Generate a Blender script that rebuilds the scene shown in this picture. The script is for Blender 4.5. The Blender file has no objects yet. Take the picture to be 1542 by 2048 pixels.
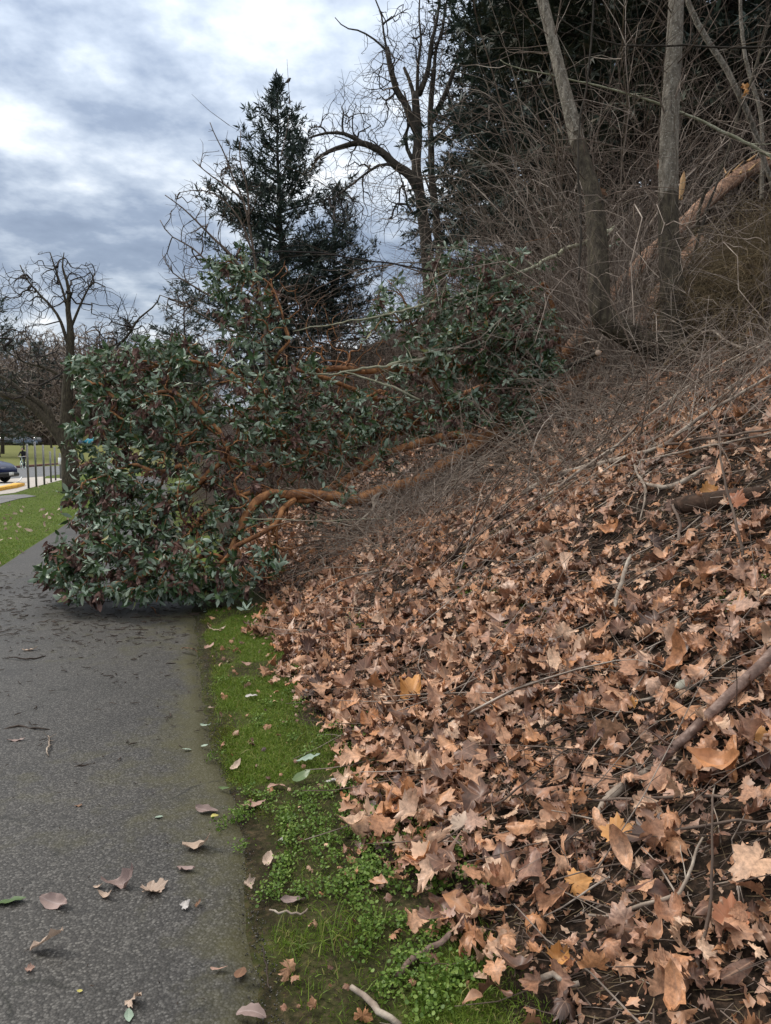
import bpy, math, random
import numpy as np
from math import sin, cos, pi, radians, sqrt, atan2
from mathutils import Vector, Matrix, Euler

SC = bpy.context.scene
COL = SC.collection

# ------------------------------------------------------------------ camera, sky, sun, exposure
PITCH = radians(4.8)
F = 1480.0                       # focal length in photo pixels (frame 1542 x 2048)
CAM = np.array([0.0, 0.0, 1.6])
cam_d = bpy.data.cameras.new('camera')
cam_d.sensor_fit = 'VERTICAL'
cam_d.sensor_height = 36.0
cam_d.lens = 36.0 * F / 2048.0
cam_d.clip_start = 0.05
cam_d.clip_end = 2000
cam = bpy.data.objects.new('camera', cam_d)
COL.objects.link(cam)
cam.location = CAM
cam.rotation_euler = (radians(90) - PITCH, 0, 0)
SC.camera = cam

SUN_EL, SUN_AZ = radians(40), radians(-62)     # azimuth from +Y towards +X
world = bpy.data.worlds.new('World')
SC.world = world
world.use_nodes = True


def build_world():
    nt = world.node_tree
    n, l = nt.nodes, nt.links
    n.clear()
    out = n.new('ShaderNodeOutputWorld')
    bg = n.new('ShaderNodeBackground')
    l.new(bg.outputs[0], out.inputs[0])

    def M(op, a, b=None, c=None, clamp=False):
        m = n.new('ShaderNodeMath'); m.operation = op; m.use_clamp = clamp
        for i, v in enumerate((a, b, c)):
            if v is None: continue
            if isinstance(v, (int, float)): m.inputs[i].default_value = v
            else: l.new(v, m.inputs[i])
        return m.outputs[0]

    sky = n.new('ShaderNodeTexSky'); sky.sky_type = 'NISHITA'
    sky.sun_disc = False
    sky.sun_elevation = SUN_EL
    sky.sun_rotation = SUN_AZ
    tc = n.new('ShaderNodeTexCoord')
    sep = n.new('ShaderNodeSeparateXYZ'); l.new(tc.outputs['Generated'], sep.inputs[0])
    x, y, z = sep.outputs
    zz = M('MAXIMUM', z, 0.0)
    den = M('ADD', zz, 0.16)
    cx, cy = M('DIVIDE', x, den), M('DIVIDE', y, den)
    cmb = n.new('ShaderNodeCombineXYZ')
    l.new(cx, cmb.inputs[0]); l.new(cy, cmb.inputs[1])
    n1 = n.new('ShaderNodeTexNoise'); n1.inputs['Scale'].default_value = 1.5
    n1.inputs['Detail'].default_value = 7; n1.inputs['Roughness'].default_value = 0.55
    n1.inputs['Distortion'].default_value = 0.4
    mp = n.new('ShaderNodeMapping'); mp.inputs['Location'].default_value = (3.1, 1.7, 0.4)
    l.new(cmb.outputs[0], mp.inputs[0]); l.new(mp.outputs[0], n1.inputs['Vector'])
    n2 = n.new('ShaderNodeTexNoise'); n2.inputs['Scale'].default_value = 4.6
    n2.inputs['Detail'].default_value = 6; n2.inputs['Roughness'].default_value = 0.55
    mp2 = n.new('ShaderNodeMapping'); mp2.inputs['Location'].default_value = (7.3, 2.2, 1.9)
    l.new(cmb.outputs[0], mp2.inputs[0]); l.new(mp2.outputs[0], n2.inputs['Vector'])
    # cloud layers seen edge on: brightness against elevation, bent by the noise
    el = M('ADD', zz, M('MULTIPLY', M('SUBTRACT', n1.outputs[0], 0.5), 0.13))
    band = n.new('ShaderNodeValToRGB')
    l.new(el, band.inputs[0])
    stops = [(0.0, .50), (.06, .40), (.115, .43), (.15, .56), (.175, .44), (.22, .29), (.27, .30),
             (.315, .60), (.345, .57), (.40, .44), (.52, .43), (1.0, .52)]
    r = band.color_ramp; r.interpolation = 'B_SPLINE'
    while len(r.elements) < len(stops): r.elements.new(0.5)
    for e, (p, v) in zip(r.elements, stops):
        e.position = p; e.color = (v, v, v, 1)
    t = M('ADD', band.outputs[0], M('MULTIPLY', M('SUBTRACT', n2.outputs[0], 0.5), 1.3))
    t = M('ADD', t, M('MULTIPLY', M('SUBTRACT', n1.outputs[0], 0.5), 0.35), None, True)
    ramp = n.new('ShaderNodeValToRGB'); l.new(t, ramp.inputs[0])
    cs = [(0.0, (.20, .25, .345)), (.28, (.275, .335, .44)), (.48, (.47, .535, .63)), (.64, (.68, .735, .80)),
          (.80, (.97, .985, 1.0)), (1.0, (1.2, 1.19, 1.17))]
    r = ramp.color_ramp
    while len(r.elements) < len(cs): r.elements.new(0.5)
    for e, (p, v) in zip(r.elements, cs):
        e.position = p; e.color = (*v, 1)
    # gain rises towards the zenith like a CIE overcast, tuned to light the ground
    gain = M('ADD', M('MULTIPLY', M('POWER', zz, 1.6), 1.75), 0.60)
    mul = n.new('ShaderNodeVectorMath'); mul.operation = 'SCALE'
    l.new(ramp.outputs[0], mul.inputs[0]); l.new(gain, mul.inputs['Scale'])
    # overhead, out of view, the layer is whitened to neutralise the ground light
    up = n.new('ShaderNodeMapRange'); up.interpolation_type = 'SMOOTHSTEP'
    up.inputs['From Min'].default_value = .42; up.inputs['From Max'].default_value = .85
    l.new(zz, up.inputs['Value'])
    um = n.new('ShaderNodeMixRGB'); l.new(up.outputs[0], um.inputs[0]); l.new(ramp.outputs[0], um.inputs[1]); um.inputs[2].default_value = (.66, .65, .62, 1)
    l.new(um.outputs[0], mul.inputs[0])
    mul2 = n.new('ShaderNodeVectorMath'); mul2.operation = 'SCALE'
    l.new(mul.outputs[0], mul2.inputs[0]); mul2.inputs['Scale'].default_value = 10.0
    mix = n.new('ShaderNodeMixRGB'); mix.inputs[0].default_value = 0.90
    l.new(sky.outputs[0], mix.inputs[1]); l.new(mul2.outputs[0], mix.inputs[2])
    l.new(mix.outputs[0], bg.inputs[0])
    bg.inputs[1].default_value = 0.1


build_world()
sun_d = bpy.data.lights.new('sun', 'SUN')
sun_d.energy = 1.5
sun_d.angle = radians(10)
sun_d.color = (1.0, 0.94, 0.86)
sun = bpy.data.objects.new('sun', sun_d)
COL.objects.link(sun)
_sd = Vector((sin(SUN_AZ) * cos(SUN_EL), cos(SUN_AZ) * cos(SUN_EL), sin(SUN_EL)))
sun.rotation_euler = (-_sd).to_track_quat('-Z', 'Y').to_euler()
sun.location = _sd * 50
SC.view_settings.view_transform = 'Standard'
SC.view_settings.look = 'None'
SC.view_settings.exposure = 0.60
SC.view_settings.gamma = 1.0
SC.view_settings.use_curve_mapping = False
SC.render.engine = 'CYCLES'
SC.cycles.use_denoising = True
SC.cycles.max_bounces = 6
SC.cycles.transparent_max_bounces = 4
SC.cycles.sample_clamp_indirect = 4

# ------------------------------------------------------------------ small maths helpers
CP, SP = cos(PITCH), sin(PITCH)
FWD = np.array([0, CP, -SP]); UP = np.array([0, SP, CP]); RIGHT = np.array([1.0, 0, 0])


def at(px, py, d):
    """point at depth d (metres) along the sight line of photo pixel px, py"""
    return CAM + d * (FWD + (px - 771) / F * RIGHT - (py - 1024) / F * UP)


def project(P):
    Q = np.asarray(P) - CAM
    d = Q @ FWD
    return 771 + F * (Q @ RIGHT) / d, 1024 - F * (Q @ UP) / d, d


def smooth(a, b, x):
    t = np.clip((np.asarray(x, float) - a) / (b - a), 0, 1)
    return t * t * (3 - 2 * t)


def _hash(ix, iy, seed):
    h = (ix.astype(np.int64) * 374761393 + iy.astype(np.int64) * 668265263 + seed * 1442695041) & 0x7fffffff
    h = ((h ^ (h >> 13)) * 1274126177) & 0x7fffffff
    return ((h ^ (h >> 16)) & 0xffff) / 65535.0


def vnoise(x, y, seed=0):
    x = np.asarray(x, float); y = np.asarray(y, float)
    ix, iy = np.floor(x), np.floor(y)
    fx, fy = x - ix, y - iy
    fx = fx * fx * (3 - 2 * fx); fy = fy * fy * (3 - 2 * fy)
    a = _hash(ix, iy, seed); b = _hash(ix + 1, iy, seed)
    c = _hash(ix, iy + 1, seed); d = _hash(ix + 1, iy + 1, seed)
    return (a + (b - a) * fx) * (1 - fy) + (c + (d - c) * fx) * fy


# the path's edge on the bank side, and the distance s from its line towards the bank
E0 = np.array([-0.3, 1.94]); ED = np.array([-0.284, 0.959]); EN = np.array([0.959, 0.284])
VERGE = 0.75
SLOPE = 0.55


def S_of(x, y):
    return (x - E0[0]) * EN[0] + (y - E0[1]) * EN[1]


def H(x, y, fine=True):
    x = np.asarray(x, float); y = np.asarray(y, float)
    s = S_of(x, y)
    q = np.minimum(s, 20 + 0 * s) - VERGE
    z = SLOPE * (np.sqrt(q * q + 0.12) + q) / 2 - 0.012 * 0
    q2 = np.minimum(s, 15 + 0 * s) - 6.2
    z = z + .20 * (np.sqrt(q2 * q2 + .5) + q2 - .35) / 2 * (s > 4)
    z = np.where(s < -0.4, np.minimum(z, 0.0) * 0, z * smooth(-0.4, 0.3, s))
    if fine:
        m = smooth(0.5, 1.8, s)
        z = z + m * (0.22 * (vnoise(x * 0.7, y * 0.7, 3) - .5) + 0.09 * (vnoise(x * 2.1, y * 2.1, 5) - .5)
                     + 0.035 * (vnoise(x * 6, y * 6, 7) - .5))
    # the lawn beyond the road climbs gently
    z = z + smooth(-28, -40, x + 0.17 * (y - 65)) * smooth(64, 160, y) * 2.6
    return z


def ground_hit(px, py, lift=0.0):
    d = (FWD + (px - 771) / F * RIGHT - (py - 1024) / F * UP)
    t0, t = 0.5, 0.5
    while t < 300:
        p = CAM + t * d
        if p[2] < float(H(p[0], p[1])) + lift: break
        t0 = t; t *= 1.02
    for _ in range(18):
        m = (t0 + t) / 2; p = CAM + m * d
        if p[2] < float(H(p[0], p[1])) + lift: t = m
        else: t0 = m
    return CAM + t * d


def flat(px, py):
    d = (FWD + (px - 771) / F * RIGHT - (py - 1024) / F * UP)
    t = -CAM[2] / d[2]
    p = CAM + t * d
    return p[:2]


def normal_at(x, y):
    e = 0.05
    gx = (H(x + e, y) - H(x - e, y)) / (2 * e); gy = (H(x, y + e) - H(x, y - e)) / (2 * e)
    nn = np.stack([-gx, -gy, np.ones_like(gx)], -1)
    return nn / np.linalg.norm(nn, axis=-1, keepdims=True)


def unit(v):
    v = np.asarray(v, float)
    return v / np.maximum(np.linalg.norm(v, axis=-1, keepdims=True), 1e-9)


def cr(pts, n):
    """Catmull-Rom through pts, n samples"""
    P = np.asarray(pts, float)
    if len(P) == 2:
        t = np.linspace(0, 1, n)[:, None]
        return P[0] * (1 - t) + P[1] * t
    Q = np.vstack([2 * P[0] - P[1], P, 2 * P[-1] - P[-2]])
    L = np.concatenate([[0], np.cumsum(np.linalg.norm(np.diff(P[:, :3], axis=0), axis=1))])
    u = np.interp(np.linspace(0, L[-1], n), L, np.arange(len(P)))
    i = np.minimum(u.astype(int), len(P) - 2); t = (u - i)[:, None]
    a, b, c, d = Q[i], Q[i + 1], Q[i + 2], Q[i + 3]
    return 0.5 * (2 * b + (c - a) * t + (2 * a - 5 * b + 4 * c - d) * t ** 2 + (3 * b - a - 3 * c + d) * t ** 3)


# ------------------------------------------------------------------ mesh helpers
def mk_mesh(name, V, Fc, smooth_=True, attrs=None, mats=None, midx=None):
    V = np.ascontiguousarray(V, np.float32); Fc = np.ascontiguousarray(Fc, np.int32)
    me = bpy.data.meshes.new(name)
    me.vertices.add(len(V)); me.vertices.foreach_set('co', V.ravel())
    k = Fc.shape[1]
    me.loops.add(Fc.size); me.loops.foreach_set('vertex_index', Fc.ravel())
    me.polygons.add(len(Fc)); me.polygons.foreach_set('loop_start', np.arange(0, Fc.size, k, dtype=np.int32))
    if smooth_:
        me.polygons.foreach_set('use_smooth', np.ones(len(Fc), bool))
    for an, av in (attrs or {}).items():
        a = me.attributes.new(an, 'FLOAT', 'POINT')
        a.data.foreach_set('value', np.ascontiguousarray(av, np.float32))
    for m in (mats or []): me.materials.append(m)
    if midx is not None:
        me.polygons.foreach_set('material_index', np.ascontiguousarray(midx, np.int32))
    me.update(calc_edges=True)
    return me


def link(name, me, parent=None, loc=None):
    o = bpy.data.objects.new(name, me)
    COL.objects.link(o)
    if parent is not None: o.parent = parent
    if loc is not None: o.location = loc
    return o


def tag(o, label=None, cat=None, group=None, kind=None):
    if label: o['label'] = label
    if cat: o['category'] = cat
    if group: o['group'] = group
    if kind: o['kind'] = kind
    return o


def thing(name, label, cat, loc=(0, 0, 0), group=None, rz=0.0):
    o = bpy.data.objects.new(name, None)
    COL.objects.link(o)
    o.empty_display_size = 0.1
    o.location = loc; o.rotation_euler = (0, 0, rz)
    return tag(o, label, cat, group)


def copy_tree(o, parent=None):
    c = o.copy(); COL.objects.link(c); c.parent = parent
    for ch in list(o.children): copy_tree(ch, c)
    return c


def tube(pts, rad, sides):
    P = np.asarray(pts, float); R = np.asarray(rad, float)
    n = len(P)
    T = unit(np.gradient(P, axis=0))
    d = np.abs(T.mean(0)); ref = np.zeros(3); ref[int(np.argmin(d))] = 1
    A = unit(np.cross(T, ref)); B = np.cross(T, A)
    a = np.arange(sides) * 2 * pi / sides
    R = R[:, None, None] if R.ndim == 1 else R[:, :, None]
    V = P[:, None] + R * (np.cos(a)[None, :, None] * A[:, None] + np.sin(a)[None, :, None] * B[:, None])
    i = np.arange(n - 1)[:, None] * sides; j = np.arange(sides)[None]; j2 = (j + 1) % sides
    Q = np.stack([i + j, i + j2, i + sides + j2, i + sides + j], -1).reshape(-1, 4)
    return V.reshape(-1, 3), Q


class TB:
    """collects tubes (quads) into one mesh"""
    def __init__(self): self.V = []; self.Q = []; self.n = 0
    def add(self, pts, rad, sides=5, cap=False):
        pts = np.asarray(pts, float); rad = np.asarray(rad, float)
        if cap:
            pts = np.vstack([pts[:1], pts, pts[-1:]])
            e = 1e-4 if rad.ndim == 1 else np.full((1, rad.shape[1]), 1e-4)
            d0 = unit(pts[2] - pts[1]) * 1e-3; d1 = unit(pts[-2] - pts[-3]) * 1e-3
            pts[0] = pts[0] - d0; pts[-1] = pts[-1] + d1
            rad = np.concatenate([[e] if rad.ndim == 1 else e, rad, [e] if rad.ndim == 1 else e])
        V, Q = tube(pts, rad, sides)
        self.V.append(V); self.Q.append(Q + self.n); self.n += len(V)
    def raw(self, V, Q):
        V = np.asarray(V, float); self.V.append(V); self.Q.append(np.asarray(Q) + self.n); self.n += len(V)
    def box(self, c, s, R=None):
        V = np.array([[a, b, d] for a in (-.5, .5) for b in (-.5, .5) for d in (-.5, .5)]) * np.asarray(s)
        if R is not None: V = V @ np.asarray(R).T
        self.raw(V + np.asarray(c), [[0, 1, 3, 2], [4, 6, 7, 5], [0, 4, 5, 1], [2, 3, 7, 6], [0, 2, 6, 4], [1, 5, 7, 3]])
    def mesh(self, name, mat, smooth_=True):
        return mk_mesh(name, np.vstack(self.V), np.vstack(self.Q), smooth_, mats=[mat])
    def build(self, name, mat, parent=None, smooth_=True):
        return link(name, self.mesh(name, mat, smooth_), parent)


def batch_tubes(P, R, sides=3):
    """P (N,K,3), R (N,K): many tubes of K rings at once"""
    N, K, _ = P.shape
    T = unit(np.gradient(P, axis=1))
    ref = np.zeros((N, 1, 3)); m = np.abs(T.mean(1)); ref[np.arange(N), 0, np.argmin(m, 1)] = 1
    A = unit(np.cross(T, np.broadcast_to(ref, T.shape))); B = np.cross(T, A)
    a = np.arange(sides) * 2 * pi / sides
    V = P[:, :, None] + R[:, :, None, None] * (np.cos(a)[None, None, :, None] * A[:, :, None] + np.sin(a)[None, None, :, None] * B[:, :, None])
    base = (np.arange(N) * K * sides)[:, None, None]
    i = np.arange(K - 1)[None, :, None] * sides; j = np.arange(sides)[None, None]; j2 = (j + 1) % sides
    Q = np.stack([base + i + j, base + i + j2, base + i + sides + j2, base + i + sides + j], -1).reshape(-1, 4)
    return V.reshape(-1, 3), Q


def frames(X, Z):
    """rotation matrices (N,3,3) whose columns are x (made exact), y, z with z near Z"""
    X = unit(X); Y = unit(np.cross(Z, X)); Zz = np.cross(X, Y)
    return np.stack([X, Y, Zz], -1)


def scatter(tmpl, R, S, L):
    """tmpl (V,F) triangles; R (N,3,3); S (N,3) or (N,1); L (N,3) -> one big V,F"""
    V, Fc = tmpl
    W = np.einsum('nij,nvj->nvi', R, V[None] * S[:, None, :]) + L[:, None]
    Fb = Fc[None] + (np.arange(len(L)) * len(V))[:, None, None]
    return W.reshape(-1, 3), Fb.reshape(-1, 3)


# ------------------------------------------------------------------ materials
def new_mat(name):
    m = bpy.data.materials.new(name); m.use_nodes = True
    nt = m.node_tree; b = nt.nodes['Principled BSDF']
    return m, nt, nt.nodes, nt.links, b


def N_(nodes, kind, **kw):
    nd = nodes.new(kind)
    for k, v in kw.items():
        if k in nd.inputs: nd.inputs[k].default_value = v
        else: setattr(nd, k, v)
    return nd


def ramp_(nodes, links, src, stops, interp='LINEAR'):
    r = nodes.new('ShaderNodeValToRGB'); links.new(src, r.inputs[0])
    e = r.color_ramp.elements
    r.color_ramp.interpolation = interp
    while len(e) < len(stops): e.new(0.5)
    for el, (p, c) in zip(e, stops):
        el.position = p; el.color = (*c, 1) if len(c) == 3 else c
    return r.outputs[0]


def mat_plain(name, col, rough=0.6, metal=0.0, spec=0.5, coat=0.0):
    m, nt, n, l, b = new_mat(name)
    b.inputs['Roughness'].default_value = rough; b.inputs['Metallic'].default_value = metal
    b.inputs['Specular IOR Level'].default_value = spec
    b.inputs['Coat Weight'].default_value = coat
    tc = n.new('ShaderNodeTexCoord')
    t = N_(n, 'ShaderNodeTexNoise', Scale=6.0, Detail=4.0); l.new(tc.outputs['Object'], t.inputs['Vector'])
    c = ramp_(n, l, t.outputs[0], [(.3, tuple(v * .85 for v in col)), (.7, tuple(min(1, v * 1.12) for v in col))])
    l.new(c, b.inputs['Base Color'])
    return m


def mat_bark(name, stops, scale=8.0, stretch=(1, 1, .25), bump=0.4, rough=0.85, fleck=None, fleck_amt=.62, dist=.02):
    """stops: colour ramp over noise stretched along z; fleck: colour of pale lichen spots"""
    m, nt, n, l, b = new_mat(name)
    b.inputs['Roughness'].default_value = rough
    b.inputs['Specular IOR Level'].default_value = 0.25
    tc = n.new('ShaderNodeTexCoord'); mp = n.new('ShaderNodeMapping'); mp.inputs['Scale'].default_value = stretch
    l.new(tc.outputs['Object'], mp.inputs[0])
    t = N_(n, 'ShaderNodeTexNoise', Scale=scale, Detail=8.0, Roughness=0.62, Distortion=0.3); l.new(mp.outputs[0], t.inputs['Vector'])
    c = ramp_(n, l, t.outputs[0], stops)
    if fleck:
        v = N_(n, 'ShaderNodeTexNoise', Scale=scale * 1.7, Detail=6.0, Roughness=.7)
        l.new(tc.outputs['Object'], v.inputs['Vector'])
        f = ramp_(n, l, v.outputs[0], [(fleck_amt - .06, (0, 0, 0)), (fleck_amt + .04, (1, 1, 1))])
        mx = n.new('ShaderNodeMixRGB'); l.new(f, mx.inputs[0]); l.new(c, mx.inputs[1]); mx.inputs[2].default_value = (*fleck, 1)
        c = mx.outputs[0]
    l.new(c, b.inputs['Base Color'])
    bp = N_(n, 'ShaderNodeBump', Strength=bump, Distance=dist); l.new(t.outputs[0], bp.inputs['Height'])
    l.new(bp.outputs[0], b.inputs['Normal'])
    return m


def rnd_island(n, l):
    g = n.new('ShaderNodeNewGeometry'); oi = n.new('ShaderNodeObjectInfo')
    a = N_(n, 'ShaderNodeMath', operation='ADD'); l.new(g.outputs['Random Per Island'], a.inputs[0]); l.new(oi.outputs['Random'], a.inputs[1])
    f = N_(n, 'ShaderNodeMath', operation='FRACT'); l.new(a.outputs[0], f.inputs[0])
    return f.outputs[0], g


def mat_leaf(name, stops, back=None, rough=0.5, spec=0.4, transl=0.15, vein=None, spots=None):
    m, nt, n, l, b = new_mat(name)
    rnd, g = rnd_island(n, l)
    c = ramp_(n, l, rnd, stops)
    tc = n.new('ShaderNodeTexCoord')
    if spots:
        t = N_(n, 'ShaderNodeTexNoise', Scale=8.0, Detail=10.0, Roughness=.68); l.new(tc.outputs['Object'], t.inputs['Vector'])
        f = ramp_(n, l, t.outputs[0], [(.34, (spots, spots, spots)), (.66, (1.22, 1.22, 1.22))])
        mx = N_(n, 'ShaderNodeMixRGB', blend_type='MULTIPLY'); mx.inputs[0].default_value = 1
        l.new(c, mx.inputs[1]); l.new(f, mx.inputs[2]); c = mx.outputs[0]
    if vein:
        at_ = N_(n, 'ShaderNodeAttribute', attribute_name='vein')
        p = N_(n, 'ShaderNodeMath', operation='POWER'); p.inputs[1].default_value = 9; l.new(at_.outputs['Fac'], p.inputs[0])
        q = N_(n, 'ShaderNodeMath', operation='MULTIPLY'); q.inputs[1].default_value = .55; l.new(p.outputs[0], q.inputs[0])
        mx = n.new('ShaderNodeMixRGB'); l.new(q.outputs[0], mx.inputs[0]); l.new(c, mx.inputs[1]); mx.inputs[2].default_value = (*vein, 1)
        c = mx.outputs[0]
    front = c
    if back:
        cb = ramp_(n, l, rnd, back)
        mx = n.new('ShaderNodeMixRGB'); l.new(g.outputs['Backfacing'], mx.inputs[0]); l.new(c, mx.inputs[1]); l.new(cb, mx.inputs[2])
        c = mx.outputs[0]
    l.new(c, b.inputs['Base Color'])
    b.inputs['Roughness'].default_value = rough
    b.inputs['Specular IOR Level'].default_value = spec
    if transl:
        tr = n.new('ShaderNodeBsdfTranslucent'); l.new(c, tr.inputs[0])
        ms = n.new('ShaderNodeMixShader'); ms.inputs[0].default_value = transl
        l.new(b.outputs[0], ms.inputs[1]); l.new(tr.outputs[0], ms.inputs[2])
        l.new(ms.outputs[0], n['Material Output'].inputs[0])
    return m


def mat_asphalt(name, base, speck, moss=True, vscale=125.0, edge=True):
    m, nt, n, l, b = new_mat(name)
    tc = n.new('ShaderNodeTexCoord')
    v = N_(n, 'ShaderNodeTexVoronoi', Scale=vscale); v.feature = 'F1'; l.new(tc.outputs['Object'], v.inputs['Vector'])
    sepc = n.new('ShaderNodeSeparateColor'); l.new(v.outputs['Color'], sepc.inputs[0])
    # stone colour: most dark, some pale
    stone = ramp_(n, l, sepc.outputs[0], [(0.0, tuple(x * .55 for x in base)), (.55, base), (.82, tuple((x + y) / 2 for x, y in zip(base, speck))), (1.0, speck)])
    gap = ramp_(n, l, v.outputs['Distance'], [(.28, (1, 1, 1)), (.62, (.55, .55, .55))])
    mx = N_(n, 'ShaderNodeMixRGB', blend_type='MULTIPLY'); mx.inputs[0].default_value = 1
    l.new(stone, mx.inputs[1]); l.new(gap, mx.inputs[2]); c = mx.outputs[0]
    big = N_(n, 'ShaderNodeTexNoise', Scale=1.1, Detail=6.0, Roughness=.6); l.new(tc.outputs['Object'], big.inputs['Vector'])
    f = ramp_(n, l, big.outputs[0], [(.28, (.58, .58, .59)), (.45, (.95, .95, .95)), (.72, (1.22, 1.2, 1.16))])
    m2 = N_(n, 'ShaderNodeMixRGB', blend_type='MULTIPLY'); m2.inputs[0].default_value = 1
    l.new(c, m2.inputs[1]); l.new(f, m2.inputs[2]); c = m2.outputs[0]
    if moss:
        at_ = N_(n, 'ShaderNodeAttribute', attribute_name='edge')
        ns = N_(n, 'ShaderNodeTexNoise', Scale=5.0, Detail=8.0, Roughness=.7); l.new(tc.outputs['Object'], ns.inputs['Vector'])
        a = N_(n, 'ShaderNodeMath', operation='ADD'); l.new(at_.outputs['Fac'], a.inputs[0]); l.new(ns.outputs[0], a.inputs[1])
        f = ramp_(n, l, a.outputs[0], [(.70, (0, 0, 0)), (1.15, (.62, .62, .62))])
        m3 = n.new('ShaderNodeMixRGB'); l.new(f, m3.inputs[0]); l.new(c, m3.inputs[1]); m3.inputs[2].default_value = (.062, .056, .014, 1)
        c = m3.outputs[0]
        # hairline cracks
        vc = N_(n, 'ShaderNodeTexVoronoi', Scale=0.75); vc.feature = 'DISTANCE_TO_EDGE'
        nz = N_(n, 'ShaderNodeTexNoise', Scale=3.0, Detail=6.0)
        l.new(tc.outputs['Object'], nz.inputs['Vector'])
        ad = N_(n, 'ShaderNodeMixRGB', blend_type='ADD'); ad.inputs[0].default_value = .35
        l.new(tc.outputs['Object'], ad.inputs[1]); l.new(nz.outputs[1], ad.inputs[2]); l.new(ad.outputs[0], vc.inputs['Vector'])
        fc = ramp_(n, l, vc.outputs['Distance'], [(.0, (.25, .26, .2)), (.012, (1, 1, 1))])
        m4 = N_(n, 'ShaderNodeMixRGB', blend_type='MULTIPLY')
        nb = N_(n, 'ShaderNodeTexNoise', Scale=4.0, Detail=5.0, Roughness=.7); l.new(tc.outputs['Object'], nb.inputs['Vector'])
        fb = ramp_(n, l, nb.outputs[0], [(.50, (0, 0, 0)), (.58, (.85, .85, .85))]); l.new(fb, m4.inputs[0])
        l.new(c, m4.inputs[1]); l.new(fc, m4.inputs[2]); c = m4.outputs[0]
    l.new(c, b.inputs['Base Color'])
    b.inputs['Roughness'].default_value = .62
    b.inputs['Specular IOR Level'].default_value = .35
    bp = N_(n, 'ShaderNodeBump', Strength=.4, Distance=.003, invert=True); l.new(v.outputs['Distance'], bp.inputs['Height'])
    l.new(bp.outputs[0], b.inputs['Normal'])
    return m


def mat_ground():
    """soil and litter on the bank; turf where the attribute 'turf' says grass grows"""
    m, nt, n, l, b = new_mat('soil_and_turf')
    tc = n.new('ShaderNodeTexCoord')
    v = N_(n, 'ShaderNodeTexNoise', Scale=38.0, Detail=9.0, Roughness=.75); l.new(tc.outputs['Object'], v.inputs['Vector'])
    soil = ramp_(n, l, v.outputs[0], [(.34, (.012, .009, .007)), (.50, (.032, .022, .016)), (.60, (.070, .045, .031)), (.70, (.13, .08, .052)), (.78, (.24, .16, .11))])
    t = N_(n, 'ShaderNodeTexNoise', Scale=9.0, Detail=8.0, Roughness=.7); l.new(tc.outputs['Object'], t.inputs['Vector'])
    f = ramp_(n, l, t.outputs[0], [(.32, (.35, .35, .35)), (.66, (1.15, 1.15, 1.15))])
    mx = N_(n, 'ShaderNodeMixRGB', blend_type='MULTIPLY'); mx.inputs[0].default_value = 1
    l.new(soil, mx.inputs[1]); l.new(f, mx.inputs[2])
    t2 = N_(n, 'ShaderNodeTexNoise', Scale=1.3, Detail=8.0, Roughness=.7); l.new(tc.outputs['Object'], t2.inputs['Vector'])
    t3 = N_(n, 'ShaderNodeTexNoise', Scale=55.0, Detail=6.0, Roughness=.7); l.new(tc.outputs['Object'], t3.inputs['Vector'])
    mixn = N_(n, 'ShaderNodeMath', operation='MULTIPLY_ADD'); l.new(t2.outputs[0], mixn.inputs[0]); mixn.inputs[1].default_value = .35; l.new(t3.outputs[0], mixn.inputs[2])
    turf = ramp_(n, l, mixn.outputs[0], [(.50, (.032, .030, .013)), (.60, (.060, .080, .015)), (.70, (.080, .115, .018)), (.86, (.12, .165, .03))])
    a = N_(n, 'ShaderNodeAttribute', attribute_name='turf')
    far = N_(n, 'ShaderNodeAttribute', attribute_name='dry')
    m3 = n.new('ShaderNodeMixRGB'); l.new(far.outputs['Fac'], m3.inputs[0]); l.new(turf, m3.inputs[1]); m3.inputs[2].default_value = (.135, .14, .045, 1)
    m2 = n.new('ShaderNodeMixRGB'); l.new(a.outputs['Fac'], m2.inputs[0]); l.new(mx.outputs[0], m2.inputs[1]); l.new(m3.outputs[0], m2.inputs[2])
    l.new(m2.outputs[0], b.inputs['Base Color'])
    b.inputs['Roughness'].default_value = .95; b.inputs['Specular IOR Level'].default_value = .1
    bp = N_(n, 'ShaderNodeBump', Strength=.6, Distance=.02); l.new(t.outputs[0], bp.inputs['Height']); l.new(bp.outputs[0], b.inputs['Normal'])
    return m


MAT = {}
MAT['ground'] = mat_ground()
MAT['asphalt'] = mat_asphalt('damp_asphalt', (.055, .051, .047), (.132, .125, .116))
MAT['road'] = mat_asphalt('road_asphalt', (.15, .155, .165), (.22, .22, .22), moss=False, vscale=40)
MAT['concrete'] = mat_plain('pale_concrete', (.42, .38, .34), .85)
MAT['yellow'] = mat_plain('yellow_kerb_paint', (.72, .38, .03), .7)
MAT['kerb_red'] = mat_plain('reddish_kerb', (.13, .055, .04), .8)
MAT['madrone'] = mat_bark('orange_peeling_bark', [(.25, (.050, .027, .017)), (.40, (.14, .062, .030)), (.53, (.28, .125, .052)), (.68, (.42, .21, .09)), (.85, (.50, .33, .20))], 13, (1, 1, 1), .7, .75)
MAT['madrone_old'] = mat_bark('rough_brown_bark', [(.25, (.07, .042, .03)), (.44, (.20, .115, .078)), (.58, (.40, .235, .15)), (.75, (.58, .42, .31))], 16, (1, 1, 1), .7, .85)
MAT['madrone_twig'] = mat_bark('dark_reddish_twig', [(.3, (.035, .022, .018)), (.5, (.085, .045, .03)), (.7, (.19, .085, .04))], 5, (1, 1, 1), .2, .7)
MAT['bark_pale'] = mat_bark('pale_grey_bark', [(.3, (.075, .060, .047)), (.5, (.165, .14, .11)), (.68, (.29, .25, .205))], 22, (1, 1, .22), 1.0, .9, fleck=(.36, .33, .28), fleck_amt=.60, dist=.06)
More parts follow.
